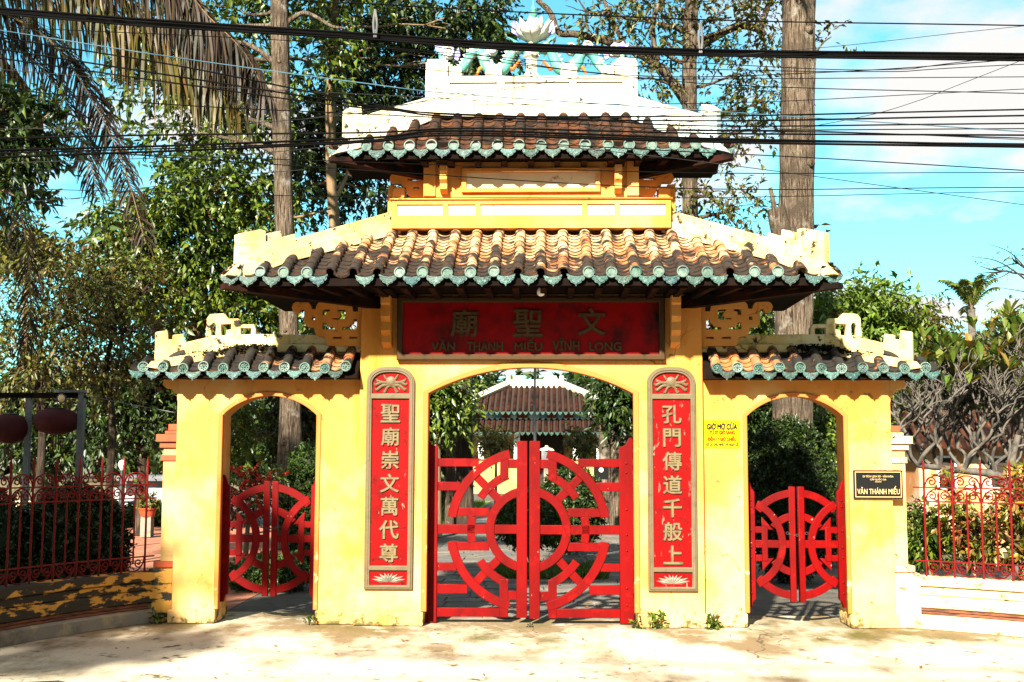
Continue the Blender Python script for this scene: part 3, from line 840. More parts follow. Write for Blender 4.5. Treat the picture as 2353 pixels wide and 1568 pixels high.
# ridge wall of the top roof
rx = ux(1462, 200, .2)
pans = [(ux(a, 200, .2), ux(b, 200, .2), Zv(215, .2), Zv(194, .2)) for a, b in ((1032, 1140), (1158, 1306), (1322, 1428))]
panel_wall('ridge_wall', -rx, rx, Zv(272, .2), Zv(179, .2), .13, .36, pans, m_white_ridge, m_white_ridge, gate)
for sx in (-1, 1):
    a, b = sorted((sx * rx, sx * (rx - .22)))
    MB().box(a, b, .132, .358, Zv(179, .2) - .01, Zv(146, .2)).build('ridge_end_block', m_white_ridge, gate, bevel=.008)
    a, b = sorted((sx * (rx - .01), sx * (rx - .16)))
    MB().box(a, b, .15, .34, Zv(146, .2) - .01, Zv(138, .2)).build('ridge_end_block', m_white_ridge, gate, bevel=.008)

# dragons, pedestals and lotus on the ridge
def fin(pts, y, m, name, parent, th=.02):
    mb = MB(); mb.prism(pts, lambda x, z: (x, y - th, z), lambda x, z: (x, y + th, z))
    return mb.build(name, m, parent)
for sx in (-1, 1):
    path = [(1008, 120), (1014, 140), (1028, 158), (1048, 166), (1066, 150), (1078, 128), (1096, 116), (1108, 130), (1116, 152), (1134, 166), (1156, 158), (1166, 138), (1176, 118), (1187, 112)]
    w3 = lambda u, v, y=.25: Vector((sx * (ux(1219, v, y) - ux(u, v, y)), y, Zv(v, y)))
    p3 = smooth_path([w3(u, v) for u, v in path], 5)
    n3 = len(p3)
    rad = [.018 + .038 * min(1, 2.2 * i / n3) * (1 if i < n3 * .8 else 1 - .5 * (i - n3 * .8) / (n3 * .2)) for i in range(n3)]
    dr = MB().tube(p3, rad, 10).build('ridge_dragon', m_dragon, gate, 60)
    sp = MB()
    for i in range(2, n3 - 3, 2):   # spines along the back
        t = (p3[i + 1] - p3[i - 1]).normalized(); nn = Vector((-t.z, 0, t.x)) * sx * -1
        if nn.z < 0 and False: nn = -nn
        b = p3[i] + nn * rad[i] * .8
        sp.add([b - t * .022 + Vector((0, -.008, 0)), b + t * .022 + Vector((0, -.008, 0)), b + nn * .04, b - t * .022 + Vector((0, .008, 0)), b + t * .022 + Vector((0, .008, 0))], [(0, 1, 2), (4, 3, 2), (1, 4, 2), (3, 0, 2)])
    sp.build('dorsal_spines', m_cloud_clay, dr)
    q = lambda lst: [tuple(w3(u, v))[::2] for u, v in lst]
    fin(q([(1000, 118), (996, 100), (1004, 106), (1010, 98), (1018, 104), (1030, 100), (1042, 112), (1034, 118), (1026, 126), (1014, 124)]), .25, m_blue, 'tail_fin', dr)
    fin(q([(1044, 120), (1052, 110), (1056, 126), (1050, 140), (1042, 136)]), .25, m_blue, 'tail_fin', dr)
    # head: snout, horn, mane, leg
    hd = MB()
    h0 = w3(1184, 114)
    hd.tube([h0 + Vector((sx * .05, 0, 0)), h0 - Vector((sx * .02, 0, -.01)), h0 - Vector((sx * .09, 0, -.005)), h0 - Vector((sx * .13, 0, .01))], [.05, .062, .045, .03], 10)
    hd.tube([h0 - Vector((sx * .02, .02, -.03)), h0 + Vector((sx * .03, -.02, .09)), h0 + Vector((sx * .08, -.02, .12))], [.014, .011, .004], 6)
    hd.tube([h0 - Vector((sx * .08, 0, .03)), h0 - Vector((sx * .12, 0, .05))], [.03, .02], 8)
    hd.build('head', m_dragon, dr, 50)
    lg = MB(); lg.tube([w3(1156, 150), w3(1176, 160), w3(1192, 140), w3(1197, 152)], [.03, .022, .018, .008], 8).tube([w3(1116, 150), w3(1100, 158), w3(1094, 172)], [.026, .02, .012], 8)
    lg.build('leg', m_trim, dr, 50)
    for (cu_, cv) in ((1090, 112), (1128, 116), (1030, 122)):     # cloud scrolls
        c = w3(cu_, cv); mb = MB()
        mb.lathe([(.02, -.04), (.055, -.03), (.062, 0), (.055, .03), (.02, .045)], tuple(c), 14, 'Y')
        spi = [c + Vector((math.cos(a) * (.012 + a * .0052), -.05, math.sin(a) * (.012 + a * .0052))) for a in np.linspace(0, 8.5, 26)]
        mb.tube(spi, .008, 5)
        mb.build('cloud_scroll', m_cloud_clay, gate, 50)
    for a, b, v0 in ((1030, 1060, 158), (1114, 1152, 160)):
        x0, x1 = sorted((w3(a, 170).x, w3(b, 170).x))
        MB().box(x0, x1, .17, .33, Zv(180, .25), Zv(v0, .25)).build('ridge_pedestal', m_white_ridge, gate, bevel=.012)
lz = Zv(178, .25)
mb = MB().lathe([(.075, lz - .01), (.075, lz + .03), (.055, lz + .05), (.055, Zv(128, .25) - .03), (.085, Zv(128, .25) - .01), (.085, Zv(124, .25) + .01), (.05, Zv(118, .25)), (.045, Zv(95, .25))], (0.0, .25, 0), 4)
lp = mb.build('lotus_pedestal', m_white_ridge, gate)
LX = ux(1223, 60, .25)
zb, zt_ = Zv(92, .25), Zv(44, .25)
mb = MB().lathe([(.03, zb - .03), (.08, zb), (.115, zb + (zt_ - zb) * .35), (.105, zb + (zt_ - zb) * .65), (.06, zb + (zt_ - zb) * .92), (.03, zt_)], (LX, .25, 0), 16)
lotus = mb.build('lotus_finial', m_cloud_clay, gate, 60)
pet = MB()
for ring, (nn, r0, lean, z0, hh) in enumerate(((9, .075, .11, zb - .01, .15), (9, .10, .05, zb + .03, .16))):
    for k in range(nn):
        t = 2 * PI * (k + ring * .5) / nn
        c, s = math.cos(t), math.sin(t)
        prof = [(0, 0, .03), (lean * .75, hh * .35, .05), (lean, hh * .7, .035), (lean * 1.5, hh, .002)]
        vs = []
        for o_, h_, w_ in prof:
            for sg in (-1, 1):
                vs.append((LX + (r0 + o_) * c - sg * w_ * s, .25 + (r0 + o_) * s + sg * w_ * c, z0 + h_))
        pet.add(vs, [(0, 1, 3, 2), (2, 3, 5, 4), (4, 5, 7, 6)])
po = pet.build('petals', m_cloud_clay, lotus, 80); po.modifiers.new('s', 'SOLIDIFY').thickness = .008
pet2 = MB()
for sx in (-1, 1):
    x = LX + sx * .15
    pet2.add([(x, .24, zb + .03), (x + sx * .07, .23, zb + .07), (x + sx * .055, .22, zb + .19), (x - sx * .01, .24, zb + .12)], [(0, 1, 2, 3)])
po = pet2.build('side_petal', m_blue, lotus); po.modifiers.new('s', 'SOLIDIFY').thickness = .012
mb = MB().lathe([(.045, zt_ - .01), (.03, zt_ + .015), (.045, zt_ + .04), (.045, zt_ + .06), (.02, zt_ + .075), (.03, zt_ + .10), (.012, zt_ + .13), (.004, zt_ + .20)], (LX, .25, 0), 14)
mb.build('finial_spire', m_dragon, lotus, 50)

# ---------------------------------------------------------------- wing roofs
WYE, WYR = -.19, .22
wze, wzt = Zv(845, WYE), Zv(801, .16)
wxe = avgx(298, 2140, 845, WYE)          # outer tip
wxh = avgx(548, 1890, 800, .16)          # where the hip meets the ridge
for sx in (-1, 1):
    root = bpy.data.objects.new('wing_roof', None); COL.objects.link(root); root.parent = gate
    root['label'] = 'small mossy tiled roof over the ' + ('left' if sx < 0 else 'right') + ' side arch'
    x_in = HO + .01
    run, rise = .16 - WYE, wzt - wze
    # front slope: one hip at the outer end; rows are measured from the middle of a symmetric roof, so shift to the outer half
    n = 11; sp = (wxe - x_in) / n
    J = MB()
    cov, pan = cover_mesh(.048, .15), pan_mesh(sp - .06, .17, .034)
    cme = cov.mesh('cover_tile', m_tile_wing, 50); pme = pan.mesh('pan_tile', m_tile_wing, 50)
    dme = disc_mesh(.052).mesh('eave_disc', m_teal_rim, 40); rme = disc_relief(.052).mesh('disc_relief', m_teal)
    dp = drip_poly(sp * .80); dm = MB(); dm.prism(dp, lambda x, z: (x, -.011, z), lambda x, z: (x, .006, z))
    dm.prism([(x * .86, z * .84 - sp * .028) for x, z in dp], lambda x, z: (x, -.016, z), lambda x, z: (x, -.005, z)); dpm = dm.mesh('drip_tile', m_teal)
    sl = math.atan2(rise, run); Ls = math.hypot(run, rise)
    Rm = Matrix.Rotation(sl, 4, 'X')
    for i in range(n):
        x = x_in + sp * (i + .5)
        t = 1 if x < wxh else max(.15, (wxe - x) / (wxe - wxh))
        L = t * Ls + .05; ns = max(1, round(L / .14))
        for k in range(ns):
            pos = Vector((sx * x, WYE, wze)) + Vector((random.uniform(-.006, .006), math.cos(sl), math.sin(sl))) * (k * L / ns)
            M = Matrix.Translation(pos) @ Rm @ Matrix.Rotation(random.uniform(-.04, .04), 4, 'Z')
            if COVER_N < 300:
                o = link('cover_tile', cme, root); o.matrix_local = M; COVER_N += 1
            else: xf_add(J, cov, M)
        Md = Matrix.Translation((sx * x, WYE - .004, wze + random.uniform(-.014, .010))) @ Matrix.Rotation(random.uniform(-.25, .1), 4, 'X') @ Matrix.Rotation(random.uniform(-.25, .25) - .2 * sx * (i > 8), 4, 'Z')
        o = link('eave_disc', dme, root); o.matrix_local = Md
        o = link('disc_relief', rme, root); o.matrix_local = Md
    for i in range(n):
        x = x_in + sp * (i + 1) - (.04 if i == n - 1 else 0)
        t = 1 if x < wxh else max(.12, (wxe - x) / (wxe - wxh))
        L = t * Ls; ns = max(1, int(L / .075))
        for k in range(ns):
            M = Matrix.Translation(Vector((sx * x, WYE, wze - .012)) + Vector((0, math.cos(sl), math.sin(sl))) * (k * L / ns - .01)) @ Rm @ Matrix.Rotation(random.uniform(-.04, .04), 4, 'Y')
            xf_add(J, pan, M)
        o = link('drip_tile', dpm, root)
        o.matrix_local = Matrix.Translation((sx * x, WYE - .012, wze - .022 + random.uniform(-.012, .006))) @ Matrix.Rotation(random.uniform(-.2, .05), 4, 'X') @ Matrix.Rotation(random.uniform(-.08, .08), 4, 'Y')
    # end slope and back slope
    for k in range(4):
        for j in range(3):
            y = WYE + .12 + k * .2
            M = Matrix.Translation((sx * (wxe - .02 - j * .14), y, wze + j * .045)) @ Matrix.Rotation(sx * R(90), 4, 'Z') @ Matrix.Rotation(R(18), 4, 'X')
            xf_add(J, cov, M)
    for i in range(n):
        for j in range(3):
            M = Matrix.Translation((sx * (x_in + sp * (i + .5)), .46 - WYE - j * .14, wze + j * .14 * rise / run)) @ Matrix.Rotation(R(180), 4, 'Z') @ Rm
            if x_in + sp * (i + .5) < wxe - .3 - .1 * j: xf_add(J, cov, M)
    o = J.build('field_tiles', m_tile_wing, root, 50); o['kind'] = 'stuff'
    mb = MB()
    vs = [(sx * x_in, WYE + .03, wze - .075), (sx * (wxe - .04), WYE + .03, wze - .075), (sx * (wxe - .04), .46 - WYE, wze - .075), (sx * x_in, .46 - WYE, wze - .075),
          (sx * x_in, .16, wzt - .055), (sx * wxh, .16, wzt - .055), (sx * wxh, .3, wzt - .055), (sx * x_in, .3, wzt - .055)]
    mb.add(vs, [(0, 3, 2, 1), (4, 5, 6, 7), (0, 1, 5, 4), (1, 2, 6, 5), (2, 3, 7, 6), (3, 0, 4, 7)]).build('roof_deck', m_wood, root)
    a, b = sorted((sx * x_in, sx * (wxe - .06)))
    MB().box(a, b, WYE + .03, .06, wze - .10, wze - .076).build('eave_board', m_wood, root)
    # ridge: band and stepped parapet
    yr = .20
    lx = lambda u, v, y=yr: (ux(1219, v, y) - ux(u, v, y))
    poly = [(548, 806), (548, 770), (600, 769), (740, 771), (824, 771), (824, 806)]
    mb = MB(); mb.prism([(sx * (lx(u, v) if u < 820 else HO + .002), Zv(v, yr)) for u, v in poly], lambda x, z: (x, yr - .045, z), lambda x, z: (x, yr + .045, z))
    mb.build('ridge_parapet', m_plaster_hi, root, bevel=.006)
    poly = [(548, 812), (548, 795), (700, 792), (824, 794), (824, 812)]
    mb = MB(); mb.prism([(sx * (lx(u, v) if u < 820 else HO + .002), Zv(v, yr)) for u, v in poly], lambda x, z: (x, yr - .09, z), lambda x, z: (x, yr + .09, z))
    mb.build('ridge_band', m_plaster_hi, root, bevel=.02)
    orn = [(1413, 775), (1418, 650), (1440, 620), (1530, 615), (1555, 640), (1560, 652), (1630, 650), (1642, 670), (1642, 690), (1735, 690), (1752, 720), (1752, 775)]
    oh = [[(1447, 766), (1447, 700), (1455, 685), (1465, 680), (1475, 685), (1482, 700), (1482, 766)], [(1515, 766), (1515, 690), (1585, 685), (1585, 725), (1555, 730), (1550, 766)], [(1648, 766), (1650, 715), (1722, 715), (1722, 766)]]
    f4 = lambda p: (sx * lx(.919 * p[0] / 2.736, 750), Zv(.919 * (560 + p[1] / 2.736), yr))
    plate([[f4(p) for p in q] for q in [orn] + oh], yr - .04, yr + .04, m_plaster_hi, 'ridge_ornament', root, .005)
    C0, C1 = Vector((-(wxe - .03), WYE)), Vector((-wxh, yr))
    for nm, half, poly in (('hip_parapet', .045, [(345, 842), (345, 764), (372, 760), (374, 781), (384, 781), (384, 771), (408, 768), (410, 789), (479, 773), (552, 769), (552, 812), (400, 838)]),
                           ('hip_band', .08, [(326, 846), (336, 832), (552, 791), (552, 812), (430, 836), (350, 850)])):
        d = (C1 - C0).normalized(); s = Vector((-d.y, d.x)) * half
        pts = []
        for u, v in poly:
            c = C0 + (C1 - C0) * ((u - 305) / (548 - 305))
            pts.append((c.x, c.y, Zv(v, c.y)))
        k = len(pts)
        vs = [(-sx * (x - s.x), y - s.y, z) for x, y, z in pts] + [(-sx * (x + s.x), y + s.y, z) for x, y, z in pts]
        fs = [tuple(range(k - 1, -1, -1)), tuple(range(k, 2 * k))] + [(i, (i + 1) % k, k + (i + 1) % k, k + i) for i in range(k)]
        if sx > 0: fs = [tuple(reversed(q)) for q in fs]
        MB().add(vs, fs).build(nm, m_plaster_hi, root, bevel=.006)

# ================================================================== BOARDS ON THE GATEWAY
# name board
nb = thing('name_board', 'wide red name board with dark bronze lettering above the central arch', 'sign', loc=(0, 0, 0))
bx0, bz0, bz1 = 1.278, Zv(828, -.05), Zv(683, -.05)
nbY = -.035
plate([[(-bx0, bz0), (bx0, bz0), (bx0, bz1), (-bx0, bz1)], [(-bx0 + .055, bz0 + .055), (bx0 - .055, bz0 + .055), (bx0 - .055, bz1 - .05), (-bx0 + .055, bz1 - .05)]], nbY - .04, -.001, m_board_frame, 'frame', nb, .012)
MB().box(-bx0 + .05, bx0 - .05, nbY - .005, -.002, bz0 + .05, bz1 - .045).build('panel', m_board_red, nb)
for ch, u, v in (('廟', 1067, 743), ('聖', 1213, 743), ('文', 1359, 740)):
    x = ux(u, v, nbY)
    o = put_text(ch, x, nbY - .006, Zv(v, nbY), .272, .010, m_outline, 'letter_edge', nb, .028)
    put_text(ch, x, nbY - .006, Zv(v, nbY), .262, .020, m_bronze, 'character', nb, .016)
for wd, u0, u1 in (('VĂN', 992, 1046), ('THÁNH', 1073, 1156), ('MIẾU', 1182, 1246), ('VĨNH', 1270, 1331), ('LONG', 1354, 1427)):
    v = 797
    x = (ux(u0, v, nbY) + ux(u1, v, nbY)) / 2; w = ux(u1, v, nbY) - ux(u0, v, nbY)
    hgt = .083 if wd in ('LONG',) else (.108 if wd != 'MIẾU' and wd != 'VĨNH' else .125)
    zc = Zv(797, nbY) + (hgt - .083) / 2
    put_text(wd, x, nbY - .006, zc, hgt + .010, .010, m_outline, 'letter_edge', nb, .03, w + .012)
    put_text(wd, x, nbY - .006, zc, hgt, .020, m_bronze, 'word', nb, .018, w)

# couplet boards
def couplet(sx, chars, label):
    t = thing('couplet_board', label, 'sign', 'couplet boards on the gate piers')
    xa, xb = sorted((sx * 1.105, sx * 1.565))
    xm, hw = (xa + xb) / 2, (xb - xa) / 2
    zb_, zs_, zp = Zv(1357, -.02), Zv(880, -.02), Zv(843, -.02)
    def outline(w, zb, zs, zp):
        pts = [(xm - w, zb), (xm + w, zb), (xm + w, zs)]
        for a in np.linspace(0, 1, 9)[1:-1]:
            pts.append((xm + w * math.cos(a * PI / 2) ** .75, zs + (zp - zs) * (math.sin(a * PI / 2) ** 1.05)))
        pts.append((xm, zp))
        for a in np.linspace(1, 0, 9)[1:-1]:
            pts.append((xm - w * math.cos(a * PI / 2) ** .75, zs + (zp - zs) * (math.sin(a * PI / 2) ** 1.05)))
        pts.append((xm - w, zs))
        return pts
    zi0, zi1 = Zv(1302, -.02), Zv(917, -.02)
    w2 = hw - .052
    field = [(xm - w2, zi0), (xm + w2, zi0), (xm + w2, zi1), (xm - w2, zi1)]
    low = [(xm - w2, Zv(1347, -.02)), (xm + w2, Zv(1347, -.02)), (xm + w2, Zv(1313, -.02)), (xm - w2, Zv(1313, -.02))]
    top = outline(w2, Zv(905, -.02), zs_ - .01, zp - .055)
    plate([outline(hw, zb_, zs_, zp), field, low, top], -.034, -.001, m_gold_frame, 'frame', t, .006)
    plate([outline(hw - .016, zb_ + .016, zs_, zp - .016), [(xm - hw + .036, zb_ + .036), (xm + hw - .036, zb_ + .036)] + outline(hw - .036, zb_ + .036, zs_, zp - .036)[2:]], -.042, -.03, m_gold_frame, 'frame_bead', t, .004)
    plate([outline(hw - .03, zb_ + .03, zs_, zp - .03)], -.012, -.0015, m_cpl_red, 'panel', t, .001)
    nchar = len(chars)
    for i, ch in enumerate(chars):
        v = (951 if sx < 0 else 952) + (1273 - 951) * i / (nchar - 1)
        z = Zv(v, -.02)
        put_text(ch, xm + random.uniform(-.006, .006), -.013, z, .182, .006, m_outline, 'character_edge', t, .034)  # wider dark copy that outlines each gold character
        put_text(ch, xm + .002, -.013, z + .001, .175, .016, m_gold, 'character', t, .018)
    # crowning emblem: bat-like knot with sprays
    z0 = Zv(886, -.02); em = MB()
    em.lathe([(.05, 0), (.05, .012), (.03, .022), (.01, .024)], (xm, -.012, z0 + .035), 12, 'Y')
    for s2 in (-1, 1):
        for (x1, z1, x2, z2, r) in ((.03, .03, .13, .045, .014), (.03, .015, .145, .005, .014), (.03, .0, .135, -.045, .014), (.01, -.01, .06, -.07, .012), (.03, .06, .06, .085, .012)):
            a, b = Vector((xm + s2 * x1, -.017, z0 + z1)), Vector((xm + s2 * x2, -.017, z0 + z2))
            mid = (a + b) / 2 + Vector((0, 0, .018 if z2 < z1 else -.012))
            em.tube(smooth_path([a, mid, b, b + Vector((s2 * .012, 0, .018))], 4), [r * .6] + [r] * 8 + [r * .6] * 4, 6)
    em.build('emblem', m_gold_frame, t, 50)
    lo = MB(); zl = Zv(1333, -.02) - .03
    for ang, ln in ((0, .085), (24, .095), (-24, .095), (48, .115), (-48, .115), (68, .15), (-68, .15), (80, .16), (-80, .16)):
        d = Vector((math.sin(R(ang)), 0, math.cos(R(ang)))); sdv = Vector((d.z, 0, -d.x))
        b = Vector((xm, -.012 - .0007 * (90 - abs(ang)) / 9, zl)); wd_ = .017
        vs = [b, b + d * ln * .5 + sdv * wd_, b + d * ln, b + d * ln * .5 - sdv * wd_, b + d * ln * .5 + Vector((0, -.014, 0))]
        lo.add(vs, [(0, 1, 4), (1, 2, 4), (2, 3, 4), (3, 0, 4)])
    lo.build('lotus', m_silver, t)
    return t
couplet(-1, '聖廟崇文萬代尊', 'tall red couplet board with darker gold characters, left of the big gate')
couplet(1, '孔門傳道千般上', 'tall red couplet board with white chipped paint, beside the yellow opening-hours notice')

# opening-hours notice
hs_ = thing('opening_hours_notice', 'yellow notice with blue and red opening hours beside the right arch', 'notice')
a0, a1 = ux(1618, 995, .06), ux(1700, 995, .06)
c0, c1 = Zv(1029, .06), Zv(965, .06)
MB().box(a0, a1, .058, .0635, c0, c1).build('sheet', m_sheet_yel, hs_)
xm = (a0 + a1) / 2; W = a1 - a0
for s, v, hh, ww, m in (('GIỜ MỞ CỬA', 978, .075, .86, m_ink_blue), ('TỪ 07 GIỜ SÁNG', 992, .05, .72, m_ink_red), ('ĐẾN 17 GIỜ CHIỀU', 1006.5, .05, .80, m_ink_red), ('KỂ CẢ CHỦ NHẬT VÀ NGÀY LỄ', 1020, .045, .90, m_ink_blue)):
    put_text(s, xm, .0575, Zv(v, .06), hh, .0015, m, 'lettering', hs_, .055, W * ww)
# black plaque
pl = thing('heritage_plaque', 'black stone plaque with gilt lettering on the outer right wall', 'plaque')
a0, a1 = ux(1960, 1110, .06), ux(2073, 1110, .06)
c0, c1 = Zv(1143, .06), Zv(1078, .06)
MB().box(a0, a1, .035, .0635, c0, c1).build('slab', m_black_stone, pl, bevel=.003)
b_ = .014
plate([[(a0 + b_, c0 + b_), (a1 - b_, c0 + b_), (a1 - b_, c1 - b_), (a0 + b_, c1 - b_)], [(a0 + b_ + .007, c0 + b_ + .007), (a1 - b_ - .007, c0 + b_ + .007), (a1 - b_ - .007, c1 - b_ - .007), (a0 + b_ + .007, c1 - b_ - .007)]], .033, .036, m_gilt, 'border', pl, .0005)
xm = (a0 + a1) / 2; W = a1 - a0
for s, v, hh, ww, bo in (('DI TÍCH LỊCH SỬ - VĂN HÓA', 1092, .028, .62, .01), ('CẤP QUỐC GIA', 1098.5, .026, .33, .01), ('VĂN THÁNH MIẾU', 1123, .078, .86, .012)):
    put_text(s, xm, .034, Zv(v, .06), hh, .002, m_gilt, 'lettering', pl, bo, W * ww)
MB().box(xm - .03, xm + .03, .0325, .034, Zv(1105, .06), Zv(1104, .06)).build('rule', m_gilt, pl)

# bulb under the eave
lb = thing('light_bulb', 'bare white bulb hanging under the main eave', 'light bulb')
bp = P(1243, 670, -.45)
MB().lathe([(.012, -.045), (.03, -.035), (.038, -.01), (.034, .015), (.02, .04), (.017, .05)], tuple(bp), 16).build('glass_bulb', m_bulb, lb, 60)
MB().lathe([(.021, .048), (.021, .075), (.012, .085)], tuple(bp), 12).tube([bp + Vector((0, 0, .08)), bp + Vector((0, 0, .20))], .006, 6).build('socket', m_gate_dark, lb)

# ================================================================== GATE LEAVES
def arc_poly(r0, r1, a0, a1, c=(0, 0), n=18):
    A = np.linspace(R(a0), R(a1), n)
    return [(c[0] + r1 * math.cos(a), c[1] + r1 * math.sin(a)) for a in A] + [(c[0] + r0 * math.cos(a), c[1] + r0 * math.sin(a)) for a in A[::-1]]

def rect(x0, x1, y0, y1):
    return [(x0, y0), (x1, y0), (x1, y1), (x0, y1)]

def radial(a, r0, r1, w):
    a = R(a); d = (math.cos(a), math.sin(a)); s = (-d[1] * w / 2, d[0] * w / 2)
    return [(d[0] * r0 - s[0], d[1] * r0 - s[1]), (d[0] * r1 - s[0], d[1] * r1 - s[1]), (d[0] * r1 + s[0], d[1] * r1 + s[1]), (d[0] * r0 + s[0], d[1] * r0 + s[1])]

def leaf(sx, k, hinge_x, cx, cz, Y, pieces, label, group, swing=0.0):
    """pieces drawn for the left leaf in gate units about the pair's centre; sx=+1 mirrors it"""
    t = thing('gate_leaf', label, 'gate', group, loc=(hinge_x, Y, 0))
    for nm, poly, th, yo in pieces:
        q = [((cx + (p[0] * k if sx < 0 else -p[0] * k)) - hinge_x, cz + p[1] * k) for p in poly]
        plate([q], -th / 2 + yo, th / 2 + yo, m_gate_red, nm, t, .004)
    bx_ = (-pieces[0][1][0][0] - 45) if len(pieces) > 15 else 300
    hz_ = 607 if len(pieces) > 15 else 400
    bolt = MB().lathe([(.011, 0), (.010, .006), (.004, .009)], (0, 0, 0), 8, 'Y').mesh('bolt', m_gate_red, 50)
    for yy in (.72, .62, .22, -.05, -.22, -.62, -.80):
        o = link('bolt', bolt, t)
        o.location = ((cx - sx * -1 * bx_ * k * -1 if False else cx + sx * bx_ * k) - hinge_x, -.026 if len(pieces) <= 15 else -.031, cz + yy * hz_ * k)
    for yy in (.68, -.70):
        MB().box(-.03, .03, -.012, .012, -.022, .022).build('hinge', m_gate_dark, t).location = (sx * .012, .0, cz + yy * hz_ * k)
    t.rotation_euler.z = R(swing)
    return t

big = []
big.append(('hinge_stile', [(-692, -607), (-602, -607), (-602, 545), (-625, 550), (-645, 560), (-657, 580), (-666, 600), (-680, 608), (-692, 595)], .06, 0))
big.append(('lock_stile', rect(-77, -7, -575, 583), .06, 0))
for y0, y1, x1 in ((412, 466, -330), (253, 311, -455), (-220, -272, -475), (-360, -420, -400), (-512, -570, -180)):
    big.append(('rail', rect(-604, x1, min(y0, y1), max(y0, y1)), .034, .002))
big.append(('middle_rail', rect(-604, -75, -30, 30), .036, .001))
big.append(('outer_ring', arc_poly(483, 541, 104, 171), .040, -.002))
big.append(('outer_ring', arc_poly(483, 541, 189, 256), .040, -.002))
big.append(('inner_ring', arc_poly(225, 281, 105, 255, n=28), .044, -.004))
for s in (1, -1):
    big.append(('cross_bar', rect(-530, -258, min(84 * s, 140 * s), max(84 * s, 140 * s)), .032, .003))
    big.append(('short_bar', rect(-135, -75, min(402 * s, 460 * s), max(402 * s, 460 * s)), .032, .003))
    big.append(('radial_bar', radial(180 - 45 * s, 262, 355, 54), .030, .004))
    big.append(('radial_bar', radial(180 - 45 * s, 402, 488, 54), .030, .004))
    a = (111, 147) if s > 0 else (213, 249)
    big.append(('middle_ring', arc_poly(352, 406, *a), .036, .001))
big.append(('end_bar', rect(-188, -132, 325, 508), .038, -.001))
big.append(('end_bar', rect(-188, -132, -572, -325), .038, -.001))
big.append(('middle_ring', arc_poly(352, 406, 167, 193), .036, .001))
KB = .3436 * PXM(.2) * 1.0
zc_big = Zv(1217, .2)
cxg = ux(1213.5, 1217, .2)
leaf(-1, KB, cxg - 692 * KB, cxg, zc_big, .2, big, 'left leaf of the big red central gate with a pierced roundel', 'leaves of the big central gate', 1.2)
leaf(1, KB, cxg + 692 * KB, cxg, zc_big, .2, big, 'right leaf of the big red central gate, the brighter red half', 'leaves of the big central gate', 2.5)

small = []
small.append(('hinge_stile', [(-328, -415), (-300, -415), (-290, -375), (-273, -360), (-273, 345), (-290, 365), (-300, 400), (-315, 420), (-328, 420)], .05, 0))
small.append(('lock_stile', rect(-48, -8, -378, 380), .05, 0))
small.append(('top_arc', arc_poly(312, 362, 97, 139), .032, .002))
small.append(('bottom_arc', arc_poly(312, 362, 221, 263), .032, .002))
small.append(('bow', arc_poly(270, 318, -64, 64, (-388, 0), 28), .034, -.001))
small.append(('middle_rail', rect(-274, -46, -25, 25), .03, .003))
small.append(('inner_arc', arc_poly(162, 210, 103, 144), .030, .004))
small.append(('inner_arc', arc_poly(162, 210, 216, 257), .030, .004))
small.append(('post', rect(-228, -190, -112, 112), .034, .001))
for s in (1, -1):
    small.append(('short_rail', rect(-274, -188, min(72 * s, 114 * s), max(72 * s, 114 * s)), .028, .005))
    small.append(('spur', [(-228, 100 * s), (-228, 178 * s), (-150, 92 * s)], .026, .006))
KS = .3436 * PXM(.24)
for side in (-1, 1):
    cu_ = 620.0 if side < 0 else 1829.0
    zc = Zv(1241 if side < 0 else 1247, .24)
    cx = ux(cu_, 1240, .24)
    ks = KS * (1.0 if side < 0 else .985)
    lab = ('shaded red gate leaf under the left arch, ' if side < 0 else 'bright red gate leaf under the right arch, ')
    grp = 'leaves of the left side gate' if side < 0 else 'leaves of the right side gate'
    leaf(-1, ks, cx - 328 * ks, cx, zc, .24, small, lab + ('hung beside the wall end' if side < 0 else 'hung on the jamb by the notice'), grp, 2 if side < 0 else -4)
    leaf(1, ks, cx + 328 * ks, cx, zc, .24, small, lab + ('hung next to the couplet board' if side < 0 else 'hung on the jamb by the black plaque'), grp, -2 if side < 0 else 5)
# chains that tie the side leaves
for side in (-1, 1):
    cx = ux(620 if side < 0 else 1829, 1240, .24); z = Zv(1213 if side < 0 else 1222, .22)
    ch = MB()
    for i in range(9):
        x = cx - .09 + .0225 * i; zz = z - .018 * (1 - ((i - 4) / 4) ** 2)
        c = Vector((x, .19, zz))
        ch.tube([c + Vector((.016 * math.cos(a), .008 * math.sin(a) * (i % 2), .008 * math.sin(a) * (1 - i % 2) + .003 * math.sin(a))) for a in np.linspace(0, 2 * PI, 9)], .003, 5)
    tag(ch.build('chain', m_gate_dark), 'dark chain tying the ' + ('shaded left' if side < 0 else 'bright right') + ' side gate leaves', 'chain', 'chains on the side gates')

# ================================================================== LOW WALLS AND IRON FENCES
def path_fn(pts):
    pp = smooth_path([(x, y, 0) for x, y in pts], 24)
    d = [0]
    for i in range(1, len(pp)): d.append(d[-1] + (pp[i] - pp[i - 1]).length)
    def at(s):
        s = max(0, min(d[-1] - 1e-6, s))
        i = max(0, np.searchsorted(d, s) - 1)
        t = (s - d[i]) / (d[i + 1] - d[i])
        p = pp[i].lerp(pp[i + 1], t); tg = (pp[i + 1] - pp[i]).normalized()
        return p, tg
    return at, d[-1]

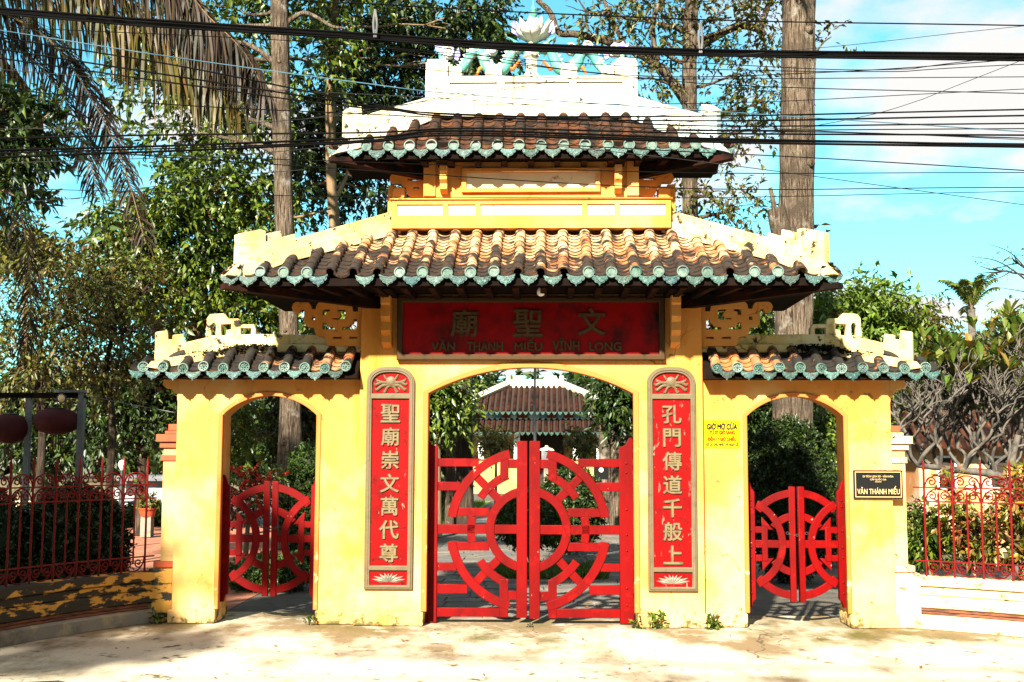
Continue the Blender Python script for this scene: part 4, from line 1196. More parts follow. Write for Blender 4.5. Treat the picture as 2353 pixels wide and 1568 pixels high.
def sweep(mb, at, s0, s1, prof, n, side):
    """prof: closed [(out, z)], out = distance towards the street"""
    vs, fs = [], []; k = len(prof)
    for i in range(n + 1):
        p, tg = at(s0 + (s1 - s0) * i / n)
        nr = Vector((tg.y, -tg.x, 0)) * side
        for o_, z in prof: vs.append(p + nr * o_ + Vector((0, 0, z)))
    for i in range(n):
        for j in range(k):
            j2 = (j + 1) % k
            f = (i * k + j, i * k + j2, (i + 1) * k + j2, (i + 1) * k + j)
            fs.append(f if side > 0 else tuple(reversed(f)))
    fs.append(tuple(range(k)) if side < 0 else tuple(reversed(range(k)))); fs.append(tuple(range(n * k, (n + 1) * k)) if side > 0 else tuple(reversed(range(n * k, (n + 1) * k))))
    return mb.add(vs, fs)

for side in (-1, 1):
    if side < 0: at, LN = path_fn([(-3.62, .18), (-3.95, -.30), (-4.42, -1.30), (-4.85, -2.9), (-5.2, -5.5)])
    else: at, LN = path_fn([(3.62, .18), (4.02, -.05), (4.55, -.42), (5.4, -1.2), (6.6, -2.8)])
    wm = m_mould_wall if side < 0 else m_clean_wall
    flip = 1 if side > 0 else -1
    lab = 'mould-blackened yellow low wall curving out under the left fence' if side < 0 else 'pale cracked low wall curving out under the right fence'
    wall = thing('low_wall', lab, 'wall', loc=(0, 0, 0))
    zt = Zv(1318, .15)
    nrm_side = flip
    sweep(MB(), at, 0, LN, [(-.16, 0), (.10, 0), (.10, .105), (.075, .125), (-.16, .125)], 60, nrm_side).build('footing', m_base_stone if side < 0 else m_clean_wall, wall, 40)
    sweep(MB(), at, 0, LN, [(-.14, .126), (.045, .126), (.045, .185), (-.14, .185)], 60, nrm_side).build('edging', m_old_wood, wall, 40)
    for q in range(2):
        sweep(MB(), at, 0, LN, [(.046, .13 + q * .028), (.062, .132 + q * .028), (.062, .152 + q * .028), (.046, .155 + q * .028)], 60, nrm_side).build('edging_strip', m_old_wood, wall, 40)
    for z0, z1, o_ in ((.186, .30, .075), (.3005, .385, .06), (.3855, zt, .085)):
        sweep(MB(), at, 0, LN, [(-.12, z0), (o_ - .012, z0), (o_, z0 + .01), (o_, z1 - .012), (o_ - .014, z1 - .001), (-.12, z1 - .001)], 60, nrm_side).build('course', wm, wall, 40)
    fence = thing('iron_fence', ('dark shaded red iron fence with scrolls on the mouldy wall' if side < 0 else 'bright red iron fence with scrolls on the pale wall'), 'fence')
    bay = .255
    ztop, zr1, zr2, zr3 = Zv(1057, .1), Zv(1117, .1), Zv(1149, .1), Zv(1284, .1)
    nb_ = int((LN - .2) / bay)
    bar_t = MB().tube([(0, 0, zt - .02), (0, 0, ztop - .08)], .0105, 8)
    bar_t.lathe([(.0105, ztop - .085), (.017, ztop - .07), (.010, ztop - .055), (.013, ztop - .04), (.002, ztop + .02)], (0, 0, 0), 8)
    bt = bar_t.mesh('bar', m_fence_red, 50)
    bar_s = MB().tube([(0, 0, zr3 - .06), (0, 0, zr2 + .05)], .009, 8)
    bar_s.lathe([(.009, zr2 + .045), (.013, zr2 + .055), (.002, zr2 + .10)], (0, 0, 0), 8)
    bs_ = bar_s.mesh('short_bar', m_fence_red, 50)
    def scroll_mesh(w, h, up):
        mb = MB(); sg = 1 if up else -1
        arc = [Vector((w / 2 * math.cos(a), 0, sg * h * math.sin(a))) for a in np.linspace(0, PI, 17)]
        mb.tube(arc, .0065, 6)
        for s in (-1, 1):
            r0 = w * .20
            sp_ = [Vector((s * (w * .245 + r0 * (1 - a / 11) * math.cos(a)), 0, sg * (r0 * .98 + r0 * (1 - a / 11) * math.sin(a) * 1.0))) for a in np.linspace(0, 9, 26)]
            mb.tube(sp_, [.0065] * 20 + [.008] * 6, 6)
        return mb
    sc1 = scroll_mesh(bay * .93, .105, True).mesh('scroll', m_fence_red, 60)
    sc2 = scroll_mesh(bay * .90, (zr1 - zr2) * .86, True).mesh('scroll', m_fence_red, 60)
    sc3 = scroll_mesh(bay * .93, (zr3 - zt) * .88, False).mesh('scroll', m_fence_red, 60)
    for i in range(nb_ + 1):
        s = .12 + i * bay
        p, tg = at(s); ang = math.atan2(tg.y, tg.x)
        o = link('bar', bt, fence); o.location = p
        p, tg = at(s + bay / 2); ang = math.atan2(tg.y, tg.x)
        o = link('short_bar', bs_, fence); o.location = p
        for me, z in ((sc1, zr1 + .008), (sc2, zr2 + .008), (sc3, zr3 - .008)):
            o = link('scroll', me, fence); o.location = p + Vector((0, 0, z)); o.rotation_euler.z = ang
    for z in (zr1, zr2, zr3):
        mb = MB()
        sweep(mb, at, 0.02, LN, [(-.011, z - .006), (.011, z - .006), (.011, z + .006), (-.011, z + .006)], 70, nrm_side)
        mb.build('rail', m_fence_red, fence, 40)

# ================================================================== TREES AND PLANTS
def leaves_mesh(name, blobs, n_twig, per, twig, L, W, m, droop=.3, fill=.45, seed=1, flat=0.5, curl=.25):
    """leaf sprays on twigs spread through ellipsoid blobs [(centre, (rx,ry,rz))]"""
    g = np.random.default_rng(seed)
    C = np.array([tuple(b[0]) for b in blobs]); RR = np.array([b[1] for b in blobs], float)
    w = RR.prod(1) ** .6; w /= w.sum()
    idx = g.choice(len(blobs), n_twig, p=w)
    d = g.normal(size=(n_twig, 3)); d /= np.linalg.norm(d, axis=1, keepdims=True)
    rad = g.random(n_twig) ** fill
    pos = C[idx] + d * RR[idx] * rad[:, None]
    td = d * .7 + g.normal(size=(n_twig, 3)) * .45; td[:, 2] -= droop * .5
    td /= np.linalg.norm(td, axis=1, keepdims=True)
    N = n_twig * per
    ti = np.repeat(np.arange(n_twig), per)
    t = np.tile(np.linspace(.1, 1, per), n_twig) + g.normal(size=N) * .05
    tl = twig * (0.6 + .8 * g.random(n_twig))
    base = pos[ti] + td[ti] * (t * tl[ti])[:, None] + np.array([0, 0, -1]) * (t ** 2 * tl[ti] * droop * .4)[:, None]
    ld = td[ti] * .55 + g.normal(size=(N, 3)) * .6; ld[:, 2] -= droop
    ld /= np.linalg.norm(ld, axis=1, keepdims=True)
    up = np.array([0, 0, 1.0]) + g.normal(size=(N, 3)) * flat
    sd = np.cross(ld, up); sd /= np.linalg.norm(sd, axis=1, keepdims=True) + 1e-9
    nn = np.cross(sd, ld)
    sz = np.clip(g.lognormal(-.12, .32, N), .35, 1.6); ln = L * sz; wd = W * sz * (.7 + .5 * g.random(N))
    v0 = base
    v1 = base + ld * (ln * .42)[:, None] + sd * wd[:, None] * .5 + nn * (wd * .22)[:, None]
    v2 = base + ld * ln[:, None] - nn * (ln * curl * .5)[:, None]
    v3 = base + ld * (ln * .42)[:, None] - sd * wd[:, None] * .5 + nn * (wd * .22)[:, None]
    V = np.stack([v0, v1, v2, v3], 1).reshape(-1, 3)
    me = bpy.data.meshes.new(name)
    F = np.arange(N * 4).reshape(N, 4)
    tri = np.concatenate([F[:, [0, 1, 2]], F[:, [0, 2, 3]]], 1).reshape(-1, 3)
    me.vertices.add(len(V)); me.vertices.foreach_set('co', V.ravel())
    me.loops.add(tri.size); me.loops.foreach_set('vertex_index', tri.ravel().astype(np.int32))
    me.polygons.add(len(tri)); me.polygons.foreach_set('loop_start', np.arange(0, tri.size, 3, dtype=np.int32))
    me.update(calc_edges=True)
    me.materials.append(m)
    return me

def limb(mb, a, b, r0, r1, bend=.15, n=6, seg=7, sag=0.0):
    a, b = Vector(a), Vector(b); L = (b - a).length
    off = Vector((random.uniform(-1, 1), random.uniform(-1, 1), random.uniform(-.3, 1))) * bend * L
    pts = []
    for i in range(n + 1):
        t = i / n
        p = a.lerp(b, t) + off * math.sin(t * PI) * .5 + Vector((random.uniform(-1, 1), random.uniform(-1, 1), random.uniform(-1, 1))) * L * .02 * (0 < i < n)
        p.z -= sag * L * t * t
        pts.append(p)
    mb.tube(pts, [r0 + (r1 - r0) * (i / n) ** .8 for i in range(n + 1)], seg)
    return pts

def trunk_mesh(pts, radii, seg=20, rough=.085, seed=3):
    g = random.Random(seed)
    path = smooth_path(pts, 8); n = len(path)
    rr = np.interp(np.linspace(0, 1, n), np.linspace(0, 1, len(radii)), radii)
    ph = [g.uniform(0, 6.3) for _ in range(6)]
    mb = MB(); vs, fs = [], []
    for i, p in enumerate(path):
        for k in range(seg):
            t = 2 * PI * k / seg
            q = 1 + rough * (math.sin(3 * t + ph[0] + i * .15) * .5 + math.sin(7 * t + ph[1]) * .5 + math.sin(i * .9 + ph[2] + 2 * t) * .35) + (.10 * max(0, 1 - i / 4)) * (1 + math.sin(5 * t + ph[3]))
            vs.append((p.x + rr[i] * q * math.cos(t), p.y + rr[i] * q * math.sin(t), p.z))
    for i in range(n - 1):
        for k in range(seg):
            k2 = (k + 1) % seg
            fs.append((i * seg + k, i * seg + k2, (i + 1) * seg + k2, (i + 1) * seg + k))
    fs.append(tuple(range((n - 1) * seg, n * seg)))
    mb.add(vs, fs)
    return mb

def knots(parent, path, radii, m, seed, k):
    g = random.Random(seed); pp = smooth_path(path, 8)
    for _ in range(k):
        i = g.randint(5, len(pp) - 4); r = float(np.interp(i / len(pp), np.linspace(0, 1, len(radii)), radii))
        a = g.uniform(-2.9, -.25); d = Vector((math.cos(a), math.sin(a), 0))
        o = MB().tube([pp[i] + d * r * .7, pp[i] + d * r * 1.06, pp[i] + d * r * 1.18], [r * g.uniform(.3, .45), r * .26, r * .10], 9).build('knot', m, parent, 70)
        o.scale.z = 1.0

def G(u, Y, v=1000):
    p = P(u, v, Y); return Vector((p.x, p.y, 0))

def B(u, v, Y, ru, rv, ry=None):
    """a blob of foliage surveyed at (u,v), depth Y, half sizes in survey units"""
    s = PXM(Y)
    return (P(u, v, Y), (ru * s, (ry if ry else ru * s * 1.1), rv * s))

def tree(name, label, cat, trunk_pts, radii, blobs, nt_, per, twig, L, W, lm, bm, group=None, droop=.3, extra=None, seed=1, fill=.45, limbs=True, forks=None):
    t = thing(name, label, cat, group, loc=trunk_pts[0])
    inv = -Vector(trunk_pts[0])
    tp = [Vector(p) + inv for p in trunk_pts]
    trunk_mesh(tp, radii, seed=seed).build('trunk', bm, t, 60)
    if len(tp) > 6: knots(t, tp, radii, bm, seed, 6)
    lb_ = MB()
    rnd = random.Random(seed)
    if limbs and blobs:
        path = smooth_path(tp, 8)
        for c, r in blobs:
            c = c + inv
            cand = [p for p in path if p.z < c.z - .2 * (c - p).xy.length] or path
            a = min(cand, key=lambda p: (p - c).length)
            i = path.index(a)
            rt = np.interp(i / len(path), np.linspace(0, 1, len(radii)), radii)
            pts = limb(lb_, a, c, max(.02, rt * .35), .015, .18)
            for k in range(5):
                e = c + Vector((rnd.uniform(-1, 1) * r[0], rnd.uniform(-1, 1) * r[1], rnd.uniform(-.7, .9) * r[2])) * .8
                limb(lb_, pts[rnd.randint(3, len(pts) - 1)], e, .016, .005, .2, 5, 5)
    if extra:
        for seq, r0, r1 in extra:
            pp = smooth_path([Vector(p) + inv for p in seq], 6)
            if limbs: lb_.tube(pp, [r0 + (r1 - r0) * i / (len(pp) - 1) for i in range(len(pp))], 9)
            else: MB().tube(pp, [r0 + (r1 - r0) * i / (len(pp) - 1) for i in range(len(pp))], 9).build('branch', bm, t, 60)
    if lb_.v: lb_.build('branches', bm, t, 60)
    if nt_:
        me = leaves_mesh('crown', [(c + inv, r) for c, r in blobs], nt_, per, twig, L, W, lm, droop, fill, seed)
        link('crown', me, t)
    return t

# moss crust on the roofs
m_moss = mat('black_moss_crust', (0, 0, 0), 0.95, island=[(0.006, 0.005, 0.004), (0.014, 0.010, 0.006), (0.010, 0.012, 0.005), (0.03, 0.018, 0.010)], spec=.05)
def moss(pts, r, n, parent, seed):
    me = leaves_mesh('moss', [(Vector(p), r) for p in pts], n, 5, .012, .022, .018, m_moss, .1, .5, seed, 1.5)
    o = link('moss', me, parent); o['kind'] = 'stuff'
def along(a, b, k): return [Vector(a).lerp(Vector(b), i / (k - 1)) for i in range(k)]
for sx in (-1, 1):
    moss(along((sx * MX * .97, MYE + .02, MZE + .05), (sx * MXT, MYT - .03, MZT + .04), 26), (.06, .03, .028), 900, main_roof, 201)
    moss(along((sx * UX * .96, UYE + .02, UZE + .05), (sx * UXT, UYT - .03, UZT + .04), 18), (.05, .03, .026), 500, upper_roof, 203)
    wr = [o for o in gate.children if o.name.startswith('wing_roof')][0 if sx < 0 else 1]
    moss(along((sx * (wxe - .1), WYE + .04, wze + .04), (sx * wxh, .10, wzt + .0), 16) + along((sx * wxh, .10, wzt + .0), (sx * (HO + .9), .10, wzt + .0), 8), (.06, .03, .018), 900, wr, 205)
moss(along((-UXT, UYT - .03, UZT + .045), (UXT, UYT - .03, UZT + .045), 22), (.05, .02, .018), 320, upper_roof, 207)

# --- tall trees behind the gateway
Y1 = 9.0
T = lambda lst, Y: [P(u, v, Y) for u, v in lst]
pts = [G(668, Y1)] + T([(667, 900), (664, 740), (655, 540), (648, 300), (642, 60), (636, -160), (630, -330)], Y1)
tree('tall_tree', 'tall straight grey trunk rising behind the left side arch', 'tree', pts, [.24, .18, .165, .16, .16, .155, .15, .1],
     [B(u, v, Y1 + 1.9, ru, rv, .8) for u, v, ru, rv in ((380, 60, 130, 60), (470, 160, 120, 60), (560, 40, 110, 70), (560, 250, 110, 70), (400, 330, 90, 45), (470, 290, 90, 50), (330, 180, 60, 40), (600, -120, 220, 120), (760, -40, 140, 90), (720, 140, 80, 70))],
     760, 16, .75, .17, .075, m_leaf, m_bark, 'tall trees behind the gateway', .45, extra=[(T([(648, 160), (600, 120), (560, 100), (500, 95), (440, 90)], Y1), .06, .02), (T([(650, 60), (700, 30), (760, 60), (790, 65)], Y1), .05, .02)], seed=21)
Y2 = 11.5
pts = [G(790, Y2)] + T([(785, 700), (765, 480), (760, 330), (762, 180), (768, 40), (772, -150)], Y2)
tree('slender_tree', 'slender forked trunk with dense dark foliage left of the upper roof', 'tree', pts, [.2, .14, .10, .10, .10, .09, .06],
     [B(u, v, Y2 + 1.7, ru, rv, .8) for u, v, ru, rv in ((850, 60, 140, 80), (1000, 40, 150, 80), (1100, 70, 90, 90), (960, 140, 150, 60), (860, 200, 120, 70), (720, 300, 90, 90), (800, 330, 100, 70), (700, 420, 80, 70), (880, 290, 90, 60), (1080, 150, 60, 50), (830, 440, 60, 40))],
     1300, 16, .7, .17, .075, m_leaf_dark, m_bark_warm, 'tall trees behind the gateway', .4, extra=[(T([(765, 470), (790, 420), (800, 390)], Y2), .05, .03), (T([(765, 170), (800, 130), (850, 110)], Y2), .05, .02)], seed=22)
Y3 = 10.6
pts = [G(440, Y3)] + T([(445, 820), (460, 700), (480, 560), (470, 470), (430, 420)], Y3)
tree('broadleaf_tree', 'bushy broadleaf tree with glossy green leaves left of the main roof', 'tree', pts, [.16, .13, .11, .09, .06, .03],
     [B(u, v, Y3, ru, rv) for u, v, ru, rv in ((330, 640, 120, 80), (440, 560, 120, 90), (280, 560, 70, 70), (560, 600, 110, 90), (420, 680, 130, 60), (330, 500, 110, 40), (480, 450, 130, 50), (600, 480, 100, 50), (560, 720, 90, 60), (250, 680, 60, 40), (610, 660, 40, 60), (740, 660, 30, 50), (760, 740, 60, 60), (690, 760, 60, 50), (440, 420, 60, 40))],
     1500, 15, 0.6, .16, .07, m_leaf, m_bark_warm, 'broadleaf trees left of the gateway', .35, extra=[(T([(500, 560), (580, 510), (680, 500), (760, 480)], Y3), .05, .015), (T([(500, 560), (420, 500), (360, 470)], Y3), .04, .012)], seed=23)
# low left shrubs with thin pale stems
Y4 = 4.5
for i, (u, lab) in enumerate(((90, 'sparse yellow-green tree with thin stems at the far left'), (250, 'thin-stemmed yellow-green tree behind the left wing roof'))):
    pts = [G(u, Y4 + i)] + T([(u + 8, 980), (u - 6, 860), (u + 14, 740)], Y4 + i)
    tree('thin_tree', lab, 'tree', pts, [.06, .05, .04, .02],
         [B(u + du, v, Y4 + i, ru, rv) for du, v, ru, rv in ((0, 620, 90, 50), (-50, 740, 90, 60), (50, 760, 90, 70), (0, 840, 110, 50), (90, 660, 50, 60))],
         520, 12, .42, .085, .035, m_leaf_yel, m_bark_dark_shaded, 'thin trees left of the gateway', .35,
         extra=[(T([(u, 950), (u - 40, 820), (u - 90, 720), (u - 120, 690)], Y4 + i), .022, .008), (T([(u, 900), (u + 30, 780), (u - 10, 660), (u - 60, 620)], Y4 + i), .024, .008), (T([(u, 930), (u + 70, 800), (u + 110, 760), (u + 160, 740)], Y4 + i), .02, .006)], seed=31 + i)
# right-hand tall trees
Y5 = 10.5
pts = [G(1588, Y5)] + T([(1587, 620), (1586, 480), (1585, 300), (1584, 150), (1590, 0), (1594, -160)], Y5)
tree('branching_tree', 'tall trunk with crooked limbs and thin yellow-green leaves right of the upper roof', 'tree', pts, [.19, .16, .145, .14, .135, .125, .1],
     [B(u, v, Y5, ru, rv) for u, v, ru, rv in ((1350, 30, 70, 40), (1460, 40, 90, 60), (1540, 90, 60, 60), (1500, 180, 50, 50), (1700, 170, 80, 60), (1680, 40, 70, 60), (1740, 240, 60, 40), (1660, 270, 80, 50), (1700, 300, 60, 30), (1640, 440, 60, 40), (1700, 480, 60, 50), (1560, -40, 180, 60), (1760, 60, 50, 70), (1420, 110, 60, 40))],
     620, 12, .55, .12, .055, m_leaf_yel, m_bark, 'tall trees behind the gateway', .3,
     extra=[(T([(1585, 250), (1520, 160), (1440, 110), (1330, 80), (1285, 75), (1265, 30), (1235, 0)], Y5), .09, .05), (T([(1585, 130), (1620, 100), (1690, 62), (1735, 65), (1755, 80), (1750, 60), (1770, 0)], Y5), .085, .05),
            (T([(1440, 115), (1400, 30), (1380, -20)], Y5), .05, .03), (T([(1510, 150), (1500, 60), (1520, -10)], Y5), .06, .04), (T([(1330, 82), (1350, 40), (1330, 0)], Y5), .03, .015), (T([(1585, 420), (1660, 480), (1720, 560)], Y5), .03, .012)], seed=24)
Y6 = 7.5
pts = [G(1822, Y6)] + T([(1822, 1000), (1826, 740), (1831, 520), (1833, 300), (1834, 100), (1836, -60), (1838, -300)], Y6)
tree('giant_tree', 'massive straight fissured trunk behind the right side arch', 'tree', pts, [.36, .31, .292, .28, .275, .268, .26, .2],
     [B(1900, 95, Y6, 34, 26), B(1750, -190, Y6, 330, 120), B(1800, 560, Y6 + .8, 60, 30)], 200, 12, .5, .12, .055, m_leaf_yel, m_bark, 'tall trees behind the gateway', .3, limbs=False,
     extra=[(T([(1836, 620), (1812, 575), (1794, 525), (1784, 480)], Y6 - .2), .19, .15), (T([(1782, 495), (1776, 460), (1770, 432)], Y6 - .2), .045, .03), (T([(1870, 130), (1890, 100), (1910, 85)], Y6), .02, .01)], seed=25)

# --- trees further back
def back_tree(u, v, Y, ru, rv, lm, lab, nt_=420, L=.2, seed=1, cat='tree', name='background_tree', group='trees in the temple grounds', bm=None):
    gp = G(u, Y)
    c = P(u, v, Y)
    s = PXM(Y)
    g = random.Random(seed)
    blobs = [(c + Vector((g.uniform(-1, 1) * ru * .6, g.uniform(-.6, .6) * ru * .8, g.uniform(-.8, .8) * rv * .6)) * s if False else c + Vector((g.uniform(-.65, .65) * ru * s, g.uniform(-.5, .5) * ru * s, g.uniform(-.65, .65) * rv * s)), (ru * s * g.uniform(.3, .5), ru * s * g.uniform(.3, .5), rv * s * g.uniform(.28, .45))) for _ in range(9)]
    r = max(.08, ru * s * .07)
    return tree(name, lab, cat, [gp, gp.lerp(c, .5), Vector((c.x, c.y, c.z))], [r * 1.3, r, r * .4], blobs, nt_, 14, .6, L, L * .45, lm, bm or m_bark_warm, group, .35, seed=seed)
back_tree(1975, 720, 14, 130, 75, m_leaf_lime, 'round bright green tree behind the right wing roof', 620, .16, 41)
back_tree(2080, 765, 16, 66, 60, m_leaf_yel, 'brownish yellow tree beside the round green tree', 320, .16, 42)
back_tree(2200, 835, 18, 90, 50, m_leaf, 'dark green tree under the coconut palm', 420, .16, 43)
back_tree(2350, 800, 13, 80, 80, m_leaf_lime, 'leafy tree cut by the right edge of the picture', 420, .13, 44)
back_tree(1180, 905, 52, 420, 70, m_leaf_dark, 'dark tree behind the temple hall roof', 700, .5, 45)
back_tree(470, 960, 16, 170, 110, m_leaf_lime, 'light green feathery tree seen through the left arch', 600, .13, 46, bm=m_bark_dark_shaded)
back_tree(330, 930, 12, 150, 110, m_leaf_dark, 'dark tree behind the left end post', 640, .14, 47, bm=m_bark_dark_shaded)
back_tree(120, 960, 13, 190, 120, m_leaf_dark, 'dark tree behind the lanterns', 640, .15, 48, bm=m_bark_dark_shaded)
back_tree(740, 950, 15, 110, 110, m_leaf_dark, 'dark tree beside the trunk in the left arch', 420, .15, 49)
back_tree(1740, 960, 14, 130, 100, m_leaf_dark, 'dark tree behind the hedge in the right arch', 520, .15, 50)
back_tree(1930, 1000, 11, 90, 90, m_leaf, 'leafy green bush at the right of the right arch', 420, .12, 51)
back_tree(2150, 940, 12, 190, 90, m_leaf_dark, 'dark tree behind the bare frangipani branches', 600, .14, 52)
back_tree(2330, 960, 16, 130, 100, m_leaf, 'green tree behind the frangipani at the right edge', 420, .16, 53)
back_tree(1005, 905, 12, 40, 50, m_leaf, 'tree with yellow-tinged leaves left of the temple hall', 420, .15, 54)
back_tree(1448, 905, 12.5, 34, 50, m_leaf_dark, 'dark leafy tree right of the temple hall', 420, .16, 55)
back_tree(60, 560, 22, 130, 60, m_leaf_yel, 'pale distant tree below the dry palm', 260, .22, 56)
back_tree(1700, 765, 13, 80, 55, m_leaf, 'leafy tree behind the right scroll bracket', 420, .14, 57)
# far belt of trees closing the view
belt = [(P(u, 985 + random.uniform(-25, 10), 60 + random.uniform(-6, 6)), (5.5, 3, 2.4)) for u in range(-300, 2700, 130)]
tag(link('treeline', leaves_mesh('treeline', belt, 2600, 10, 1.2, .8, .5, m_leaf_dark, .3, .5, 61)), 'far belt of trees beyond the temple grounds', None, None, 'stuff')

belt = [(Vector((x, -30 + random.uniform(-2, 2), random.uniform(3, 6))), (4, 2.5, 3)) for x in range(-44, 46, 5)]  # unseen trees added behind the camera to hold back low sky light
tag(link('treeline', leaves_mesh('treeline', belt, 2200, 10, 1.2, .9, .6, m_leaf_dark, .3, .5, 62)), 'unseen belt of trees added across the road to dim the sky light', None, None, 'stuff')

# trunks seen through the central arch
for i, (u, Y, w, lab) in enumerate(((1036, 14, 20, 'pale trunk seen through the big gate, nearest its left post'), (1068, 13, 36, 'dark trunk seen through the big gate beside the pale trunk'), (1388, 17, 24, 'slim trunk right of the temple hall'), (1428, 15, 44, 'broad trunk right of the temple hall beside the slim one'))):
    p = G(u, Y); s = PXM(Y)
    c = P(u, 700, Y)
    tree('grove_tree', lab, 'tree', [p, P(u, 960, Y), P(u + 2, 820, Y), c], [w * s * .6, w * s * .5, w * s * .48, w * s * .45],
         [(c + Vector((random.uniform(-1.5, 1.5), random.uniform(-1, 1), random.uniform(1, 3))), (1.4, 1.4, .9)) for _ in range(4)], 160, 12, .6, .16, .07, m_leaf_dark, m_bark_dark_shaded if i == 1 else m_bark, 'trunks of the temple grove', seed=70 + i)

bt_ = [G(2440, 11)] + T([(2430, 800), (2400, 680), (2360, 620)], 11)
tree('bare_twig_tree', 'bare thin twigs reaching in from the right edge under the clouds', 'tree', bt_, [.07, .05, .035, .02], [B(2330, 600, 11, 50, 30), B(2280, 620, 11, 40, 20)], 16, 4, .3, .09, .04, m_leaf_yel, m_bark_dark_shaded, seed=88,
     extra=[(T([(2400, 680), (2340, 630), (2290, 600), (2235, 590)], 11), .022, .005), (T([(2360, 620), (2320, 580), (2270, 560)], 11), .016, .004), (T([(2330, 620), (2290, 640), (2250, 628)], 11), .012, .004), (T([(2400, 680), (2350, 670), (2290, 660)], 11), .014, .004)])
# --- coconut palm far right
def frond(base, direction, length, drop, leaflet, n, m, name, parent, rach_m, width=.035, hang=.6, up0=.35, seed=0, rr=.016):
    g = random.Random(seed)
    base = Vector(base); d = Vector(direction).normalized()
    mb = MB(); rc = []
    for i in range(15):
        t = i / 14
        rc.append(base + d * length * t * (1 - .12 * t) + Vector((0, 0, up0 * length * t - drop * length * t * t)))
    ra = MB().tube(rc, [rr * (1 - .8 * i / 14) for i in range(15)], 6)
    for i in range(n):
        t = .10 + .9 * i / n
        k = min(13, int(t * 14)); f = t * 14 - k
        p = rc[k].lerp(rc[k + 1], f); tg = (rc[k + 1] - rc[k]).normalized()
        sd = tg.cross(Vector((0, 0, 1)));  sd = sd.normalized() if sd.length > .05 else Vector((1, 0, 0))
        for s in (-1, 1):
            ln = leaflet * (.55 + .45 * math.sin(PI * min(1, t * 1.05))) * g.uniform(.8, 1.15)
            dd = (tg * g.uniform(.35, .7) + sd * s * g.uniform(.5, .9)).normalized()
            q0 = p; q1 = p + dd * ln * .4 + Vector((0, 0, -hang * ln * .16)); q2 = p + dd * ln * (.75 - .25 * hang) + Vector((0, 0, -hang * ln * .55)); q3 = p + dd * ln * (1 - .45 * hang) + Vector((0, 0, -hang * ln * 1.0))
            wv = tg.cross(dd).cross(dd).normalized() * width * g.uniform(.7, 1.2)
            mb.add([q0 - wv * .25, q0 + wv * .25, q1 - wv * .5, q1 + wv * .5, q2 - wv * .4, q2 + wv * .4, q3], [(0, 1, 3, 2), (2, 3, 5, 4), (4, 5, 6)])
    o = mb.build(name, m, parent); o2 = ra.build('frond_rib', rach_m, o, 60)
    return o

cp = thing('coconut_palm', 'coconut palm crown above the trees at the far right', 'palm', loc=tuple(G(2232, 30)))
ctop = P(2232, 712, 30) - G(2232, 30)
trunk_mesh([(0, 0, 0), (.1, 0, ctop.z * .5), tuple(ctop)], [.2, .15, .12]).build('trunk', m_bark_grey, cp, 60)
for k in range(16):
    a = 2 * PI * k / 16 + random.uniform(-.2, .2); el = random.uniform(.0, 1.6)
    frond(ctop, (math.cos(a) * .7, math.sin(a) * .7, el), random.uniform(1.3, 1.8), .60, .42, 30, m_frond, 'frond', cp, m_bark_warm, .05, .45, .55, seed=k)

# --- dry palm hanging in from the upper left
dp_ = thing('dry_palm', 'drooping dry palm fronds hanging in from the upper left corner', 'palm', loc=tuple(G(-220, .9)))
o0 = G(-220, .9)
ptop = P(-200, -40, .9) - o0
trunk_mesh([(0, 0, 0), (.05, 0, ptop.z * .5), tuple(ptop)], [.17, .14, .13]).build('trunk', m_bark_grey, dp_, 60)
def frond_to(pts, leaflet, n, m, seed, width=.03, hang=1.0, name='frond', Y=.9, rib=None):
    g = random.Random(seed)
    rc = [p - o0 for p in smooth_path([P(u, v, Y + i * .12) for i, (u, v) in enumerate(pts)], 6)]
    N = len(rc)
    ra = MB().tube(rc, [.016 * (1 - .75 * i / (N - 1)) for i in range(N)], 6)
    mb = MB()
    for i in range(n):
        t = i / n * (N - 1.01); k = int(t); f = t - k
        p = rc[k].lerp(rc[k + 1], f); tg = (rc[k + 1] - rc[k]).normalized()
        sd = tg.cross(Vector((0, 1, .3))).normalized()
        for s in (-1, 1):
            tt = i / n
            ln = leaflet * (.5 + .5 * math.sin(PI * (.18 + .74 * tt))) * g.uniform(.75, 1.2)
            sp_ = Vector((0, 1, 0)) * s * g.uniform(.1, .6) * (.4 + .6 * hang) + sd * s * g.uniform(.2, 1.0) * (1.3 - .7 * hang)
            dd = (tg * g.uniform(.3, .8) + sp_).normalized()
            dn = Vector((0, 0, -1))
            q1 = p + dd * ln * .22 + dn * ln * .10 * hang; q2 = p + dd * ln * (.42) + dn * ln * .40 * hang; q3 = p + dd * ln * .50 + dn * ln * .85 * hang
            wv = Vector((g.uniform(.3, 1) , g.uniform(-.8, .8), 0)).normalized() * width * g.uniform(.7, 1.2)
            mb.add([p - wv * .3, p + wv * .3, q1 - wv * .5, q1 + wv * .5, q2 - wv * .42, q2 + wv * .42, q3], [(0, 1, 3, 2), (2, 3, 5, 4), (4, 5, 6)])
    o = mb.build(name, m, dp_); ra.build('frond_rib', rib or m_bark_warm, o, 60)
frond_to([(-180, -60), (60, -70), (220, 0), (350, 95), (460, 170), (552, 262)], .66, 130, m_frond_gold, 1, .036)
frond_to([(-180, -70), (40, -100), (200, -50), (330, 30), (440, 110), (520, 190)], .62, 120, m_frond_gold, 8, .034)
frond_to([(-180, -80), (150, -130), (380, -60), (480, 40), (560, 120), (610, 215)], .60, 130, m_frond_dead, 2, .032)
frond_to([(-180, -80), (120, -110), (330, -50), (430, 20), (520, 90), (570, 170)], .60, 120, m_frond_dead, 9, .032)
frond_to([(-180, -40), (-20, 20), (110, 90), (200, 210), (280, 370), (335, 560)], .48, 150, m_frond_dead, 3, .024, .45)
